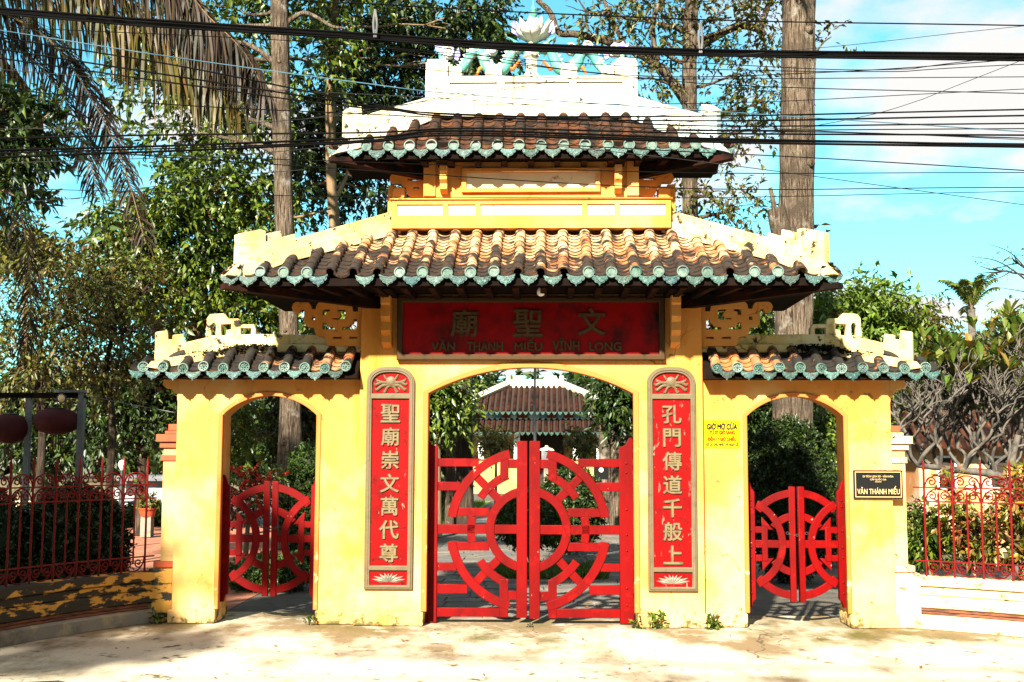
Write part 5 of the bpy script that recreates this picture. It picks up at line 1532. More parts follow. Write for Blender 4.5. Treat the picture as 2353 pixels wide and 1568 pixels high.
frond_to([(-180, -30), (-60, 60), (40, 110), (130, 200), (190, 320), (225, 440)], .50, 130, m_frond_dead, 4, .024, .5)
frond_to([(-180, -50), (-40, 10), (70, 60), (170, 150), (240, 270), (290, 420)], .50, 130, m_frond_dead, 10, .024, .5)
frond_to([(-180, 0), (-90, 200), (10, 380), (55, 520), (70, 680), (62, 800)], .40, 130, m_frond_dead, 5, .018, .6)
frond_to([(-180, -60), (-40, -40), (60, -20), (150, 20), (230, 60), (300, 130)], .5, 80, m_frond_gold, 6, .032)
frond_to([(-180, 0), (-80, 60), (-10, 120), (40, 180), (70, 260), (80, 330)], .5, 90, m_frond_gold, 7, .028)

# --- dark leafy tree at the near left edge, and the street trees that shade the left side
YN = -1.6
pts = [Vector((-6.6, -2.2, 0)), Vector((-6.5, -2.2, 1.8)), Vector((-6.2, -2.0, 3.2)), Vector((-5.6, -1.8, 4.0))]
tree('shade_tree', 'dark leafy tree leaning in at the left edge above the fence', 'tree', pts, [.2, .16, .13, .06],
     [B(20, 250, YN, 70, 60), B(50, 360, YN, 62, 60), B(20, 440, YN, 60, 50), B(92, 290, YN, 40, 40), B(0, 340, YN, 60, 90), B(60, 300, YN + .3, 60, 70), B(-120, 330, YN, 130, 120), (Vector((-6.4, -2.4, 5.0)), (1.2, 1.2, .8)), (Vector((-5.9, -3.2, 4.2)), (1.0, 1.0, .7)), (Vector((-7.2, -3.0, 4.4)), (1.2, 1.3, .9)), (Vector((-6.6, -2.6, 6.3)), (1.0, 1.0, .5)), (Vector((-7.0, -2.6, 8.0)), (1.3, 1.3, .6)), (Vector((-6.0, -3.4, 5.6)), (.8, .8, .4))],
     3000, 16, .26, .10, .034, m_leaf_dark, m_bark_warm, None, .25, seed=81, fill=.4)
pts = [Vector((-7.3, -7.0, 0)), Vector((-7.2, -7.0, 2.0)), Vector((-6.9, -6.9, 3.6)), Vector((-6.4, -6.8, 4.6))]
tree('street_tree', 'street tree beside the road that throws its shade over the left fence', 'tree', pts, [.2, .17, .14, .08],
     [(Vector((-6.15, -7.0, 5.0)), (.75, .8, .35)), (Vector((-6.9, -7.0, 5.1)), (1.0, 1.0, .5)), (Vector((-5.75, -9.2, 5.0)), (.9, .7, .3)), (Vector((-5.8, -2.75, 5.2)), (.8, .9, .4)), (Vector((-6.7, -5.8, 5.1)), (.9, 1.0, .4)), (Vector((-7.6, -7.8, 5.4)), (1.3, 1.5, .6))],
     1700, 18, .3, .15, .08, m_leaf, m_bark_warm, None, .3, seed=82, fill=.5)

st_ = bpy.data.objects['street_tree']
link('shade_spray', leaves_mesh('shade_spray', [(Vector((-4.42, -6.55, 5.0)) - st_.location, (.30, .72, .10))], 150, 14, .10, .13, .08, m_leaf, .1, .5, 83), st_)  # leaf cluster added out of view to shade the left side gate

# ================================================================== TEMPLE GROUNDS
m_court = mat('dark_trodden_earth', (0.065, 0.055, 0.045), 0.95, [((0.10, 0.085, 0.065), 2, .48, .66), ((0.03, 0.028, 0.022), 5, .5, .68)], (20, .6))
court = sheet('courtyard', [(-14, .6), (14, .6), (14, 46), (-14, 46)], -.022, m_court)
path = tag(MB().add([(-1.7, .5, -.012), (1.9, .5, -.012), (1.9, 34, -.012), (-1.7, 34, -.012)], [(0, 1, 2, 3)]).build('path', m_flag), None, None, None, 'structure')
flags = [MB().box(-.5, .5, -.5, .5, -.02, 0).mesh('flagstone', m_flag) for _ in range(1)]
y = .52; r_ = 0
while y < 13:
    h = random.uniform(.34, .48); x = -1.68
    while x < 1.85:
        w = min(random.uniform(.4, .75), 1.88 - x)
        if w > .12:
            o = link('flagstone', flags[0], path)
            o.location = (x + w / 2, y + h / 2, random.uniform(-.002, .006)); o.scale = (w - .025, h - .025, 1)
            o.rotation_euler = (random.uniform(-.006, .006), random.uniform(-.006, .006), 0)
        x += w
    y += h
sheet('brick_terrace', [(-9, 1.0), (-3.15, 1.0), (-3.6, 16), (-9, 16)], -.016, m_brickpave)
for i, (poly, lab) in enumerate((([(-4.4, 15), (-1.9, 15), (-1.8, 30), (-5.5, 30)], 'l'), ([(2.1, 13), (5, 13), (6, 30), (2.2, 30)], 'r'))):
    sheet('lawn', poly, -.008, m_lawn)
# grass blades on the lawns and round the clipped bush
def blades(n, area, h, seed, z=0.0):
    g = np.random.default_rng(seed)
    x0, x1, y0, y1 = area
    p = np.stack([g.uniform(x0, x1, n), g.uniform(y0, y1, n), np.full(n, z)], 1)
    a = g.uniform(0, 2 * PI, n); d = np.stack([np.cos(a), np.sin(a), np.zeros(n)], 1) * .012
    tip = p + np.stack([g.normal(size=n) * h * .35, g.normal(size=n) * h * .35, h * g.uniform(.6, 1.2, n)], 1)
    V = np.stack([p - d, p + d, tip], 1).reshape(-1, 3)
    me = bpy.data.meshes.new('grass'); me.from_pydata(V.tolist(), [], [(3 * i, 3 * i + 1, 3 * i + 2) for i in range(n)]); me.materials.append(m_leaf_lime); return me
gr = link('grass', blades(9000, (-4.2, -1.9, 15, 28), .14, 5)); tag(gr, 'sunlit grass left of the temple path', None, None, 'stuff')
gr = link('grass', blades(9000, (2.2, 4.8, 13, 28), .14, 6)); tag(gr, 'sunlit grass right of the temple path', None, None, 'stuff')
gr = link('grass', blades(5000, (-.55, .95, 4.2, 5.6), .13, 7)); tag(gr, 'grass tuft round the clipped bush on the path', None, None, 'stuff')

def topiary(name, label, u, Y, v_top, ru, lm, cat='bush', nt_=700, stem=.0, L=.05, seed=1, group=None, zb=0.0, squash=1.0):
    g0 = G(u, Y); s = PXM(Y); top = P(u, v_top, Y).z; rx_ = ru * s
    t = thing(name, label, cat, group, loc=tuple(g0))
    h = top - zb - stem
    c = Vector((0, 0, zb + stem + h / 2))
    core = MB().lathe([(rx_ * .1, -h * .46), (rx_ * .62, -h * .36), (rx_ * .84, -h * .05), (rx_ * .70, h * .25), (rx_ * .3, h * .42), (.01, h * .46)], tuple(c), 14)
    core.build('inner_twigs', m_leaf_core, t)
    link('foliage', leaves_mesh('foliage', [(c, (rx_ * .93, rx_ * .93, h * .48))], nt_, 14, .10, L, L * .5, lm, .1, .06, seed), t)
    mb = MB()
    for k in range(4): limb(mb, (random.uniform(-.05, .05), random.uniform(-.05, .05), 0), (random.uniform(-.15, .15), random.uniform(-.15, .15), zb + stem + h * .4), .025, .015, .1)
    mb.build('stems', m_bark_warm, t)
    return t
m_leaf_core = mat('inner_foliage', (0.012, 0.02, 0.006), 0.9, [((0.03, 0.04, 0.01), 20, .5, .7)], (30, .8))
topiary('clipped_bush', 'round clipped bush on the path behind the big gate', 1216, 5.0, 1138, 80, m_leaf_hedge, nt_=800, stem=.38, seed=91)
topiary('clipped_bush', 'dark clipped cone bush behind the round bush', 1310, 8.0, 1078, 75, m_leaf_dark, nt_=900, stem=.1, seed=92, L=.06)
topiary('clipped_dome', 'tall dark clipped dome filling the right side arch', 1812, 4.2, 962, 104, m_leaf_dark, nt_=2600, seed=93, L=.045)
topiary('clipped_bush', 'light green clipped cone beside the trunk in the left arch', 712, 6.0, 1018, 60, m_leaf_hedge, nt_=1100, seed=94)
topiary('clipped_bush', 'big dark rounded bush behind the shaded left fence', 175, 1.1, 1120, 120, m_leaf_dark, nt_=1600, seed=95, L=.05)
topiary('clipped_bush', 'dark rounded bush cut by the left edge behind the fence', -10, .6, 1135, 90, m_leaf_dark, nt_=900, seed=96, L=.05)
topiary('low_hedge', 'low green bush behind the left side gate', 625, 3.0, 1285, 90, m_leaf_hedge, nt_=800, seed=97, L=.045)
topiary('low_hedge', 'low clipped hedge at the far edge of the brick terrace', 335, 15, 1160, 60, m_leaf_hedge, nt_=500, seed=98, L=.07)
topiary('garden_bush', 'low bush behind the right side gate', 1850, 6.5, 1200, 60, m_leaf_dark, nt_=500, seed=99, L=.06)
# shrubs in front of the temple hall
for i, (u, v, Y, ru, rv, lab) in enumerate(((1140, 1015, 26, 48, 34, 'yellow-green shrub in front of the hall, left of the flagpole'), (1338, 1015, 26, 42, 40, 'yellow-green shrub in front of the hall, right of the flagpole'), (1030, 1120, 20, 30, 30, 'shrub left of the lawn behind the gate'), (1420, 1110, 18, 34, 30, 'shrub right of the lawn behind the gate'))):
    g0 = G(u, Y); c = P(u, v, Y); s = PXM(Y)
    tree('garden_shrub', lab, 'shrub', [g0, g0.lerp(c, .5), c], [.05, .04, .02], [(c + Vector((random.uniform(-.6, .6) * ru * s, random.uniform(-.3, .3), random.uniform(-.5, .5) * rv * s)), (ru * s * .5, ru * s * .5, rv * s * .45)) for _ in range(6)], 160, 10, .35, .13, .06, m_leaf_yel, m_bark_warm, 'shrubs in the temple garden', seed=101 + i)
# bougainvillea in the left arch
g0 = G(570, 5.5); s = PXM(5.5)
bl = [B(u, v, 5.5, ru, rv) for u, v, ru, rv in ((540, 1110, 26, 26), (590, 1105, 34, 22), (625, 1098, 22, 16), (560, 1145, 34, 26), (535, 1180, 24, 20), (600, 1150, 26, 30))]
t = tree('bougainvillea', 'scarlet bougainvillea seen through the left arch', 'shrub', [g0, P(570, 1200, 5.5), P(575, 1130, 5.5)], [.04, .03, .02], bl, 120, 12, .25, .06, .035, m_leaf, m_bark_warm, seed=111)
link('blossoms', leaves_mesh('blossoms', [(c - g0, r) for c, r in bl], 75, 12, .14, .05, .045, m_petal, .0, .2, 112, 1.5), t)

# frangipani behind the right fence
fg = thing('frangipani_tree', 'bare grey candelabra branches of a frangipani behind the right fence', 'tree', loc=tuple(G(2330, 2.6)))
f0 = G(2330, 2.6); frnd = random.Random(5)
br = MB(); tips = []
def cand(p, d, L, r, depth):
    q = p + d * L; mid = p.lerp(q, .5) + Vector((frnd.uniform(-.06, .06), frnd.uniform(-.06, .06), frnd.uniform(-.03, .05))) * (L / .3)
    br.tube(smooth_path([p, mid, q], 3), [r + (r * .8 - r) * i / 6 for i in range(7)], 6)
    if depth == 0 or r < .006:
        tips.append((q, d)); return
    for k in range(2 if frnd.random() < .72 else 3):
        a = Vector((frnd.uniform(-1, 1), frnd.uniform(-.8, .8), frnd.uniform(-.15, 1.0)))
        nd = (d * .75 + a * .85).normalized(); nd.z = max(nd.z, -.12)
        cand(q, nd.normalized(), L * frnd.uniform(.68, .98), r * .76, depth - 1)
b0 = Vector((0, 0, 0)); k1 = P(2330, 1130, 2.6) - f0
br.tube(smooth_path([b0, Vector((.03, 0, .6)), k1], 5), [.085] * 6 + [.07] * 5, 10)
k2 = P(2215, 1082, 2.5) - f0; k3 = P(2110, 1070, 2.3) - f0; k4 = P(2340, 1000, 2.7) - f0
br.tube(smooth_path([k1, P(2285, 1092, 2.55) - f0, k2, k3], 5), [.06 - .002 * i for i in range(16)], 8)
br.tube(smooth_path([k1, P(2325, 1060, 2.7) - f0, k4], 5), [.055 - .002 * i for i in range(11)], 8)
for p, n in ((k1, 3), (k2, 4), (k3, 3), (k4, 4), (P(2285, 1092, 2.55) - f0, 3), (P(2160, 1076, 2.4) - f0, 3)):
    for k in range(n):
        cand(p, Vector((frnd.uniform(-.8, .7), frnd.uniform(-.5, .7), frnd.uniform(.35, 1))).normalized(), .33, .024, 5)
br.build('branches', m_bark_grey, fg, 60)
lv = MB(); nl = 0
for q, d in tips:
    hgt = q.z
    if frnd.random() > (.30 if hgt > 2.5 else .06): continue
    for k in range(frnd.randint(4, 7)):
        a = 2 * PI * frnd.random(); ld = (d * .8 + Vector((math.cos(a), math.sin(a), frnd.uniform(-.2, .5))) * .8).normalized()
        ln = frnd.uniform(.14, .25); sd = ld.cross(Vector((0, 0, 1)));
        if sd.length < .1: continue
        sd = sd.normalized() * ln * .17; up_ = sd.cross(ld).normalized() * ln * .05
        m1, m2, tp = q + ld * ln * .35 + up_, q + ld * ln * .72 + up_, q + ld * ln
        lv.add([q, m1 + sd * .8 + up_, m1, m1 - sd * .8 + up_, m2 + sd + up_, m2, m2 - sd + up_, tp], [(0, 1, 2), (0, 2, 3), (1, 4, 5, 2), (2, 5, 6, 3), (4, 7, 5), (5, 7, 6)])
m_leaf_frang = mat('frangipani_leaf', (0, 0, 0), 0.45, island=[(0.03, 0.066, 0.009), (0.06, 0.102, 0.012), (0.12, 0.132, 0.018), (0.036, 0.06, 0.012), (0.18, 0.096, 0.012)], trans=.25, spec=.4)
lv.build('crown', m_leaf_frang, fg)
# croton shrubs behind the right fence
m_croton = mat('croton_leaf', (0, 0, 0), 0.45, island=[(0.03, 0.066, 0.0072), (0.204, 0.156, 0.012), (0.06, 0.096, 0.009), (0.216, 0.036, 0.012), (0.018, 0.042, 0.006), (0.252, 0.12, 0.012)], trans=.2, spec=.4)
for i, (u, v, Y, ru, rv, lab) in enumerate(((2130, 1230, .75, 50, 80, 'leafy green shrub behind the right fence beside the end post'), (2230, 1190, .7, 60, 100, 'many-coloured croton in the middle of the right fence'), (2335, 1180, .5, 60, 110, 'croton with yellow leaves at the right end of the fence'))):
    g0 = G(u, Y); c = P(u, v, Y); s = PXM(Y)
    bl = [(c + Vector((random.uniform(-.7, .7) * ru * s, random.uniform(-.15, .25), random.uniform(-.8, .8) * rv * s)), (ru * s * .5, .16, rv * s * .32)) for _ in range(9)]
    tree('croton_shrub', lab, 'shrub', [g0, g0 + Vector((0, 0, .25)), c], [.02, .018, .012], bl, 190, 9, .16, .085, .036, m_leaf if i == 0 else m_croton, m_bark_warm, 'shrubs behind the right fence', .2, seed=121 + i)

# temple hall at the end of the path
TY = 38.0
th_ = thing('temple_hall', 'distant temple hall with two tiers of dark red tiles seen through the big gate', 'temple', loc=tuple(G(1235, TY)))
t0 = G(1235, TY)
def tx(u, v, Y=TY): return P(u, v, Y).x - t0.x
def tzv(v, Y=TY): return P(1235, v, Y).z
m_hall_tile = mat('dark_red_tile', (0.030, 0.010, 0.006), 0.9, [((0.008, 0.004, 0.003), 1.6, .42, .6), ((0.06, 0.02, 0.01), 5, .58, .7)], (10, .5), spec=.05)
m_hall_wall = mat('cream_hall_wall', (0.30, 0.19, 0.065), 0.85, [((0.6, 0.38, 0.12), 1.5, .5, .7)])
m_hall_dark = mat('dark_doorway_wood', (0.02, 0.012, 0.008), 0.8)
m_hall_blue = mat('blue_painted_trim', (0.20, 0.34, 0.50), 0.7, [((0.6, 0.62, 0.6), 4, .5, .6)])
def hall_tier(x0e, x1e, ve, x0t, x1t, vt, ye, yt, nm):
    e0, e1, a0, a1 = tx(x0e, ve), tx(x1e, ve), tx(x0t, vt), tx(x1t, vt)
    ze_, zt_2 = tzv(ve), tzv(vt)
    mb = MB(); vs = [(e0, ye, ze_), (e1, ye, ze_), (e1, -ye + 6, ze_), (e0, -ye + 6, ze_), (a0, yt, zt_2), (a1, yt, zt_2), (a1, 6 - yt, zt_2), (a0, 6 - yt, zt_2)]
    mb.add(vs, [(0, 3, 2, 1), (4, 5, 6, 7), (0, 1, 5, 4), (1, 2, 6, 5), (2, 3, 7, 6), (3, 0, 4, 7)])
    rf = mb.build(nm, m_hall_dark, th_)
    ro = MB(); ds = MB(); n = int((e1 - e0) / .23)
    for i in range(n + 1):
        x = e0 + (e1 - e0) * i / n
        if x < a0: t = (x - e0) / max(1e-6, a0 - e0)
        elif x > a1: t = (e1 - x) / max(1e-6, e1 - a1)
        else: t = 1
        if t < .04: continue
        ro.tube([(x, ye, ze_ + .03), (x, ye + (yt - ye) * t, ze_ + (zt_2 - ze_) * t + .03)], .07, 6)
        ds.prism([(x - .1, ze_), (x + .1, ze_), (x + .06, ze_ - .08), (x, ze_ - .14), (x - .06, ze_ - .08)], lambda a, b: (a, ye - .06, b), lambda a, b: (a, ye - .02, b))
    for (xa, xb) in ((e0, a0), (e1, a1)):
        if abs(xb - xa) > 1: MB().tube([(xa, ye, ze_ + .12), (xb, yt, zt_2 + .15)], .16, 6).build('hip_ridge', m_white_ridge, rf)
    o = ro.build('tile_rows', m_hall_tile, rf, 60); o['kind'] = 'stuff'
    o = ds.build('eave_drips', m_teal, rf); o['kind'] = 'stuff'
    return rf
hall_tier(1020, 1450, 995, 1040, 1430, 966, -1.2, -.1, 'lower_roof')
hall_tier(1040, 1430, 948, 1168, 1287, 880, -.6, 2.4, 'upper_roof')
zf0, zf1 = tzv(966), tzv(944)
MB().box(tx(1050, 955), tx(1420, 955), .12, 5.5, zf0 - .05, zf1 + .1).build('frieze_wall', m_hall_wall, th_)
for a, b, m in ((1090, 1106, m_redpaint), (1110, 1152, m_hall_blue), (1155, 1170, m_redpaint), (1173, 1188, m_hall_blue), (1191, 1210, m_redpaint), (1214, 1256, m_hall_blue), (1259, 1276, m_redpaint), (1279, 1294, m_hall_blue), (1297, 1316, m_redpaint), (1319, 1356, m_hall_blue), (1360, 1380, m_redpaint)):
    MB().box(tx(a, 955), tx(b, 955), .06, .115, zf0 + .1, zf1 - .04).build('frieze_panel', m, th_)
MB().box(tx(1050, 960), tx(1420, 960), -.05, .118, zf0 - .04, zf0 + .09).build('frieze_ledge', m_white, th_)
zr = tzv(881)
MB().box(tx(1164, 880), tx(1290, 880), 2.2, 3.8, zr - .25, tzv(865)).build('ridge', m_white_ridge, th_)
for a, b in ((1158, 1168), (1175, 1205), (1252, 1280), (1287, 1297)):
    MB().box(tx(a, 860), tx(b, 860), 2.4, 3.6, tzv(865) - .02, tzv(855 if a != 1158 else 850)).build('ridge_finial', m_white_ridge, th_)
MB().box(tx(1050, 1000), tx(1420, 1000), 1.4, 5.6, 0, tzv(990)).build('hall_wall', m_hall_wall, th_)
MB().box(tx(1192, 1020), tx(1295, 1020), 1.3, 1.395, 0, tzv(998)).build('doorway', m_hall_dark, th_)
MB().box(tx(1296, 1020), tx(1296, 1020) + .02, 1.2, 1.39, 0, tzv(998)).build('door_frame', m_redpaint, th_)
for u in (1100, 1182, 1316, 1370):
    x = tx(u, 1010); s = PXM(TY)
    MB().box(x, x + 13 * s, -.5, -.2, 0, tzv(995)).build('column', m_white, th_)
MB().box(tx(1090, 1060), tx(1190, 1060), -.9, -.7, 0, tzv(1058)).build('terrace_wall', m_hall_wall, th_)
MB().box(tx(1298, 1060), tx(1380, 1060), -.9, -.7, 0, tzv(1058)).build('terrace_wall', m_hall_wall, th_)
for a, b in ((1090, 1190), (1298, 1380)):
    MB().box(tx(a, 1060), tx(b, 1060), -.95, -.65, tzv(1058) + .001, tzv(1055)).build('terrace_coping', m_redpaint, th_)
# flagpole
fp = G(1229, 22)
t = thing('flagpole', 'grey steel flagpole standing behind the big gate', 'flagpole', loc=tuple(fp))
MB().tube([(0, 0, 0), (0, 0, 2.6), (0, 0, 2.62), (0, 0, 4.4)], [.045, .045, .034, .030], 10).build('pole', m_grey_metal, t, 60)
MB().box(-.25, .25, -.25, .25, 0, .18).build('base', m_base_stone, t, bevel=.01)
# white stone box by the path, dark signboard with pictogram
wb = G(1256, 14)
t = thing('stone_urn', 'pale stone incense box on a post behind the big gate', 'stone box', loc=tuple(wb))
zt0 = P(1256, 1062, 14).z; zt1 = P(1256, 1036, 14).z
MB().box(-.11, .11, -.11, .11, zt0, zt1).build('box', m_grey_metal, t, bevel=.01)
MB().lathe([(.17, zt1 + .001), (.12, zt1 + .05), (.04, zt1 + .07), (.03, zt1 + .11)], (0, 0, 0), 4).build('lid', m_white_ridge, t)
MB().box(-.06, .06, -.06, .06, 0, zt0 - .001).build('post', m_base_stone, t)
sg = G(1381, 13)
t = thing('pictogram_sign', 'small black signboard with a white disc on the path', 'sign', loc=tuple(sg))
z0, z1 = P(1381, 1102, 13).z, P(1381, 1070, 13).z
MB().box(-.15, .15, -.012, .012, z0, z1).build('board', m_black_stone, t)
MB().lathe([(.045, 0), (.045, .004)], (0, -.0125, z1 - .09), 18, 'Y').build('disc', m_white, t)
MB().box(-.006, .006, -.019, -.0168, z1 - .115, z1 - .07).build('mark', m_black_stone, t)
MB().box(-.02, .02, -.01, .01, 0, z0 - .001).build('post', m_gate_dark, t)

# garden house behind the frangipani
hp = G(2290, 9.0)
t = thing('garden_house', 'orange-walled house with a red tiled roof behind the frangipani', 'house', loc=tuple(hp))
hx = lambda u: P(u, 1040, 9).x - hp.x
hz = lambda v: P(2290, v, 9).z
MB().box(hx(2110), hx(2560), 0, 4, 0, hz(1030)).build('wall', mat('orange_house_wall', (0.38, 0.16, 0.05), .85, [((.45, .32, .2), 1.5, .46, .62)]), t)
mb = MB(); mb.prism([(hx(2085), hz(1032)), (hx(2590), hz(1032)), (hx(2540), hz(940)), (hx(2150), hz(940))], lambda x, z: (x, -.4 + (z - hz(1032)) * 1.2, z), lambda x, z: (x, 4.4 - (z - hz(1032)) * 1.2, z))
rf = mb.build('roof', m_hall_tile, t)
for i in range(22):
    u = 2100 + i * 22
    MB().tube([(hx(u), -.41, hz(1031)), (hx(u), -.41 + (hz(945) - hz(1032)) * 1.2, hz(945))], .04, 6).build('tile_row', m_tile_hi, rf, 60)
for u in (2150, 2270, 2390):
    w = MB().box(hx(u), hx(u + 46), -.03, -.001, hz(1125), hz(1048)).build('window', m_white, t)
    MB().box(hx(u + 5), hx(u + 41), -.035, -.031, hz(1120), hz(1053)).build('pane', m_hall_dark, w)

# left garden: lantern frame, lanterns, lamp, balustrade, kiosk, pot
fr = thing('lantern_stand', 'galvanised steel stand holding lanterns above the left fence', 'stand', loc=tuple(G(185, 1.9)))
q0 = G(185, 1.9); s = PXM(1.9)
zt2 = P(185, 903, 1.9).z
MB().box(-.032, .032, -.032, .032, 0, zt2).build('post', m_grey_metal, fr)
MB().box(-1.9, .034, -.03, .03, zt2 - .06, zt2 - .001).build('beam', m_wood, fr)
MB().box(-.30, .03, -.06, .06, zt2 + .001, zt2 + .03).build('cover_plate', m_grey_metal, fr)
x2 = P(68, 900, 1.9).x - q0.x
MB().box(x2 - .03, x2 + .03, -.028, .028, 0, zt2 - .061).build('post', m_grey_metal, fr)
lampb = thing('floodlight', 'round floodlight lens under the lantern frame', 'lamp', loc=tuple(P(145, 916, 1.82)))
MB().lathe([(.05, 0), (.055, .05), (.048, .052), (.042, .045)], (0, 0, 0), 18, 'Y').build('housing', m_gate_dark, lampb, 40)
MB().lathe([(.042, .046), (.03, .058), (.008, .062)], (0, 0, 0), 18, 'Y').build('lens', m_panel, lampb, 60)
for i, (u, v, ru, rv, lab) in enumerate(((130, 968, 58, 34, 'larger dusty dark red lantern hanging beside the steel post'), (22, 985, 52, 38, 'dusty dark red lantern cut by the left edge of the picture'))):
    c = P(u, v, 1.9); a, b = ru * s * .88, rv * s * .88
    t = thing('lantern', lab, 'lantern', 'lanterns behind the left fence', loc=tuple(c))
    mb = MB(); vs, fs = [], []; seg = 32; rows = 9
    for j in range(rows):
        ph = -1.25 + 2.5 * j / (rows - 1)
        for k in range(seg):
            th = 2 * PI * k / seg; rr = a * math.cos(ph) ** .7 * (1 + .03 * (k % 2))
            vs.append((rr * math.cos(th), rr * math.sin(th), b * math.sin(ph)))
    for j in range(rows - 1):
        for k in range(seg):
            k2 = (k + 1) % seg; fs.append((j * seg + k, j * seg + k2, (j + 1) * seg + k2, (j + 1) * seg + k))
    mb.add(vs, fs).build('shade', m_lantern, t, 60)
    MB().lathe([(a * .35, b * .93), (a * .38, b * 1.0), (a * .2, b * 1.06)], (0, 0, 0), 16).tube([(0, 0, b), (0, 0, zt2 - .06 - c.z)], .006, 5).build('top_cap', m_gate_dark, t)
    MB().lathe([(a * .3, -b * .93), (a * .36, -b * .98), (a * .3, -b * 1.04)], (0, 0, 0), 16).build('bottom_ring', m_gate_dark, t)
    ts = MB()
    for k in range(10):
        th = 2 * PI * k / 10; ts.tube([(a * .2 * math.cos(th), a * .2 * math.sin(th), -b), (a * .22 * math.cos(th), a * .22 * math.sin(th), -b - .18)], .004, 4)
    ts.build('tassel', m_lantern, t)
gl = G(283, 9); zz = P(283, 1068, 9).z
t = thing('garden_lamp', 'white globe garden lamp on a dark post behind the left fence', 'lamp', loc=tuple(gl))
MB().lathe([(.02, -.10), (.055, -.04), (.065, .01), (.05, .06), (.015, .08)], (0, 0, zz), 14).build('globe', m_cloud_clay, t, 60)
MB().tube([(0, 0, 0), (0, 0, zz - .11)], [.045, .03], 8).build('post', m_gate_dark, t, 60)
kb = G(345, 20); ks_ = PXM(20)
t = thing('kiosk', 'grey flat-roofed kiosk beyond the terrace on the left', 'kiosk', loc=tuple(kb))
MB().box(-.9, .9, 0, 1.6, 0, P(345, 1105, 20).z).build('wall', mat('grey_kiosk_wall', (.25, .26, .28), .8, [((.12, .12, .13), 2, .5, .7)]), t)
MB().box(-1.1, 1.1, -.3, 1.8, P(345, 1105, 20).z + .001, P(345, 1094, 20).z).build('roof', m_grey_metal, t)
MB().box(-.6, .0, -.02, -.001, .5, P(345, 1120, 20).z).build('window', m_hall_dark, t)
bb = G(300, 17)
t = thing('balustrade', 'pale stone balustrade along the far side of the terrace', 'balustrade', loc=tuple(bb))
zb0, zb1 = P(300, 1182, 17).z, P(300, 1152, 17).z
MB().box(-3.2, 1.0, -.08, .08, zb1 - .04, zb1).build('handrail', m_white_ridge, t)
MB().box(-3.2, 1.0, -.08, .08, 0, zb0).build('plinth', m_white_ridge, t)
bal = MB().lathe([(.04, zb0), (.022, zb0 + .03), (.045, zb0 + .09), (.02, zb1 - .08), (.035, zb1 - .041)], (0, 0, 0), 8).mesh('baluster', m_white_ridge, 50)
for i in range(32):
    o = link('baluster', bal, t); o.location = (-3.1 + i * .13, 0, 0)
pg = G(345, 11.5)
t = thing('plant_pot', 'shallow red plant pot on the brick terrace', 'pot', loc=tuple(pg))
zz = P(345, 1168, 11.5).z
MB().box(-.1, .1, -.1, .1, 0, zz - .16).build('stand', m_base_stone, t)
MB().lathe([(.13, zz - .159), (.17, zz - .02), (.19, zz - .02), (.19, zz), (.16, zz)], (0, 0, 0), 20).build('bowl', m_redpaint, t, 40)
link('plant', leaves_mesh('plant', [((0, 0, zz + .12), (.16, .16, .12))], 40, 9, .1, .08, .04, m_leaf_yel, .1, .5, 131), t)

# ================================================================== OVERHEAD CABLES
def cable(pts, px, label, m=m_cable, Y=-6.9, group='overhead cables in front of the gateway'):
    a = [P(u, v, Y) for u, v in pts]
    a = [a[0] * 1 + (a[0] - a[1]).normalized() * 3.0] + a if pts[0][0] <= 5 else a
    if pts[-1][0] >= 2340: a = a + [a[-1] + (a[-1] - a[-2]).normalized() * 3.0]
    pp = smooth_path(a, 10)
    r = px / 2 * PXM(Y)
    o = MB().tube(pp, r, 6).build('cable', m, None, 60)
    return tag(o, label, 'cable', group)
cb = [(0, 24), (330, 49), (840, 82), (1190, 105), (1700, 121), (2353, 129)]
for i, (dv, px, ds) in enumerate(((-4, 6.5, 0), (1, 7.5, 3), (6, 6.5, -2), (9.5, 5, 4), (3, 6, -5))):
    cable([(u, v + dv + (ds * (j % 2 - .5) * .5)) for j, (u, v) in enumerate(cb)], px, '%s strand of the thick black cable bundle near the top' % ('topmost', 'second highest', 'second lowest', 'lowest', 'middle')[i], Y=-6.9 + .03 * (i % 3))
cable([(0, -90), (650, -4), (850, 9), (1190, 28), (1700, 48), (2353, 59)], 3.2, 'single black cable running above the thick bundle')
cable([(0, 70), (420, 135), (840, 192), (1060, 217), (1640, 256), (2353, 303)], 2.6, 'pale blue wire sloping down from the upper left', m_cable_blue)
cable([(0, 86), (400, 150), (800, 228), (1050, 264), (1640, 267), (2353, 252)], 3.8, 'black cable dipping from the left palm to the upper roof, highest of its set')
cable([(0, 113), (400, 175), (850, 244), (1060, 269), (1640, 278), (2353, 266)], 4.2, 'black cable second in the set dipping over the upper roof')
cable([(0, 134), (400, 191), (850, 250), (1300, 272), (1640, 290), (2353, 284)], 3.6, 'black cable third in the set dipping over the upper roof')
cable([(0, 205), (400, 241), (850, 263), (1300, 284), (1640, 299), (2353, 296)], 2.6, 'thin cable across the middle of the upper roof tiles')
cable([(0, 318), (400, 310), (850, 305), (1100, 295), (1640, 307), (2353, 311)], 4.4, 'black cable low across the upper roof tiles, highest of the lower set')
cable([(0, 346), (400, 335), (850, 317), (1060, 301), (1640, 319), (2353, 334)], 5.5, 'thick black cable low across the upper roof tiles')
cable([(0, 362), (500, 343), (850, 326), (1060, 311), (1640, 327), (2353, 338)], 5.5, 'thick black cable lowest across the upper roof tiles')
cable([(0, 352), (500, 338), (850, 322), (1060, 306), (1640, 323), (2353, 331)], 3.5, 'black cable between the two lowest thick cables')
cable([(0, 345), (780, 371), (1571, 397), (2353, 397)], 2.2, 'thin cable just under the upper eave')
cable([(0, 335), (781, 388), (1571, 433), (2353, 431)], 2.4, 'thin cable crossing the blank plaque')
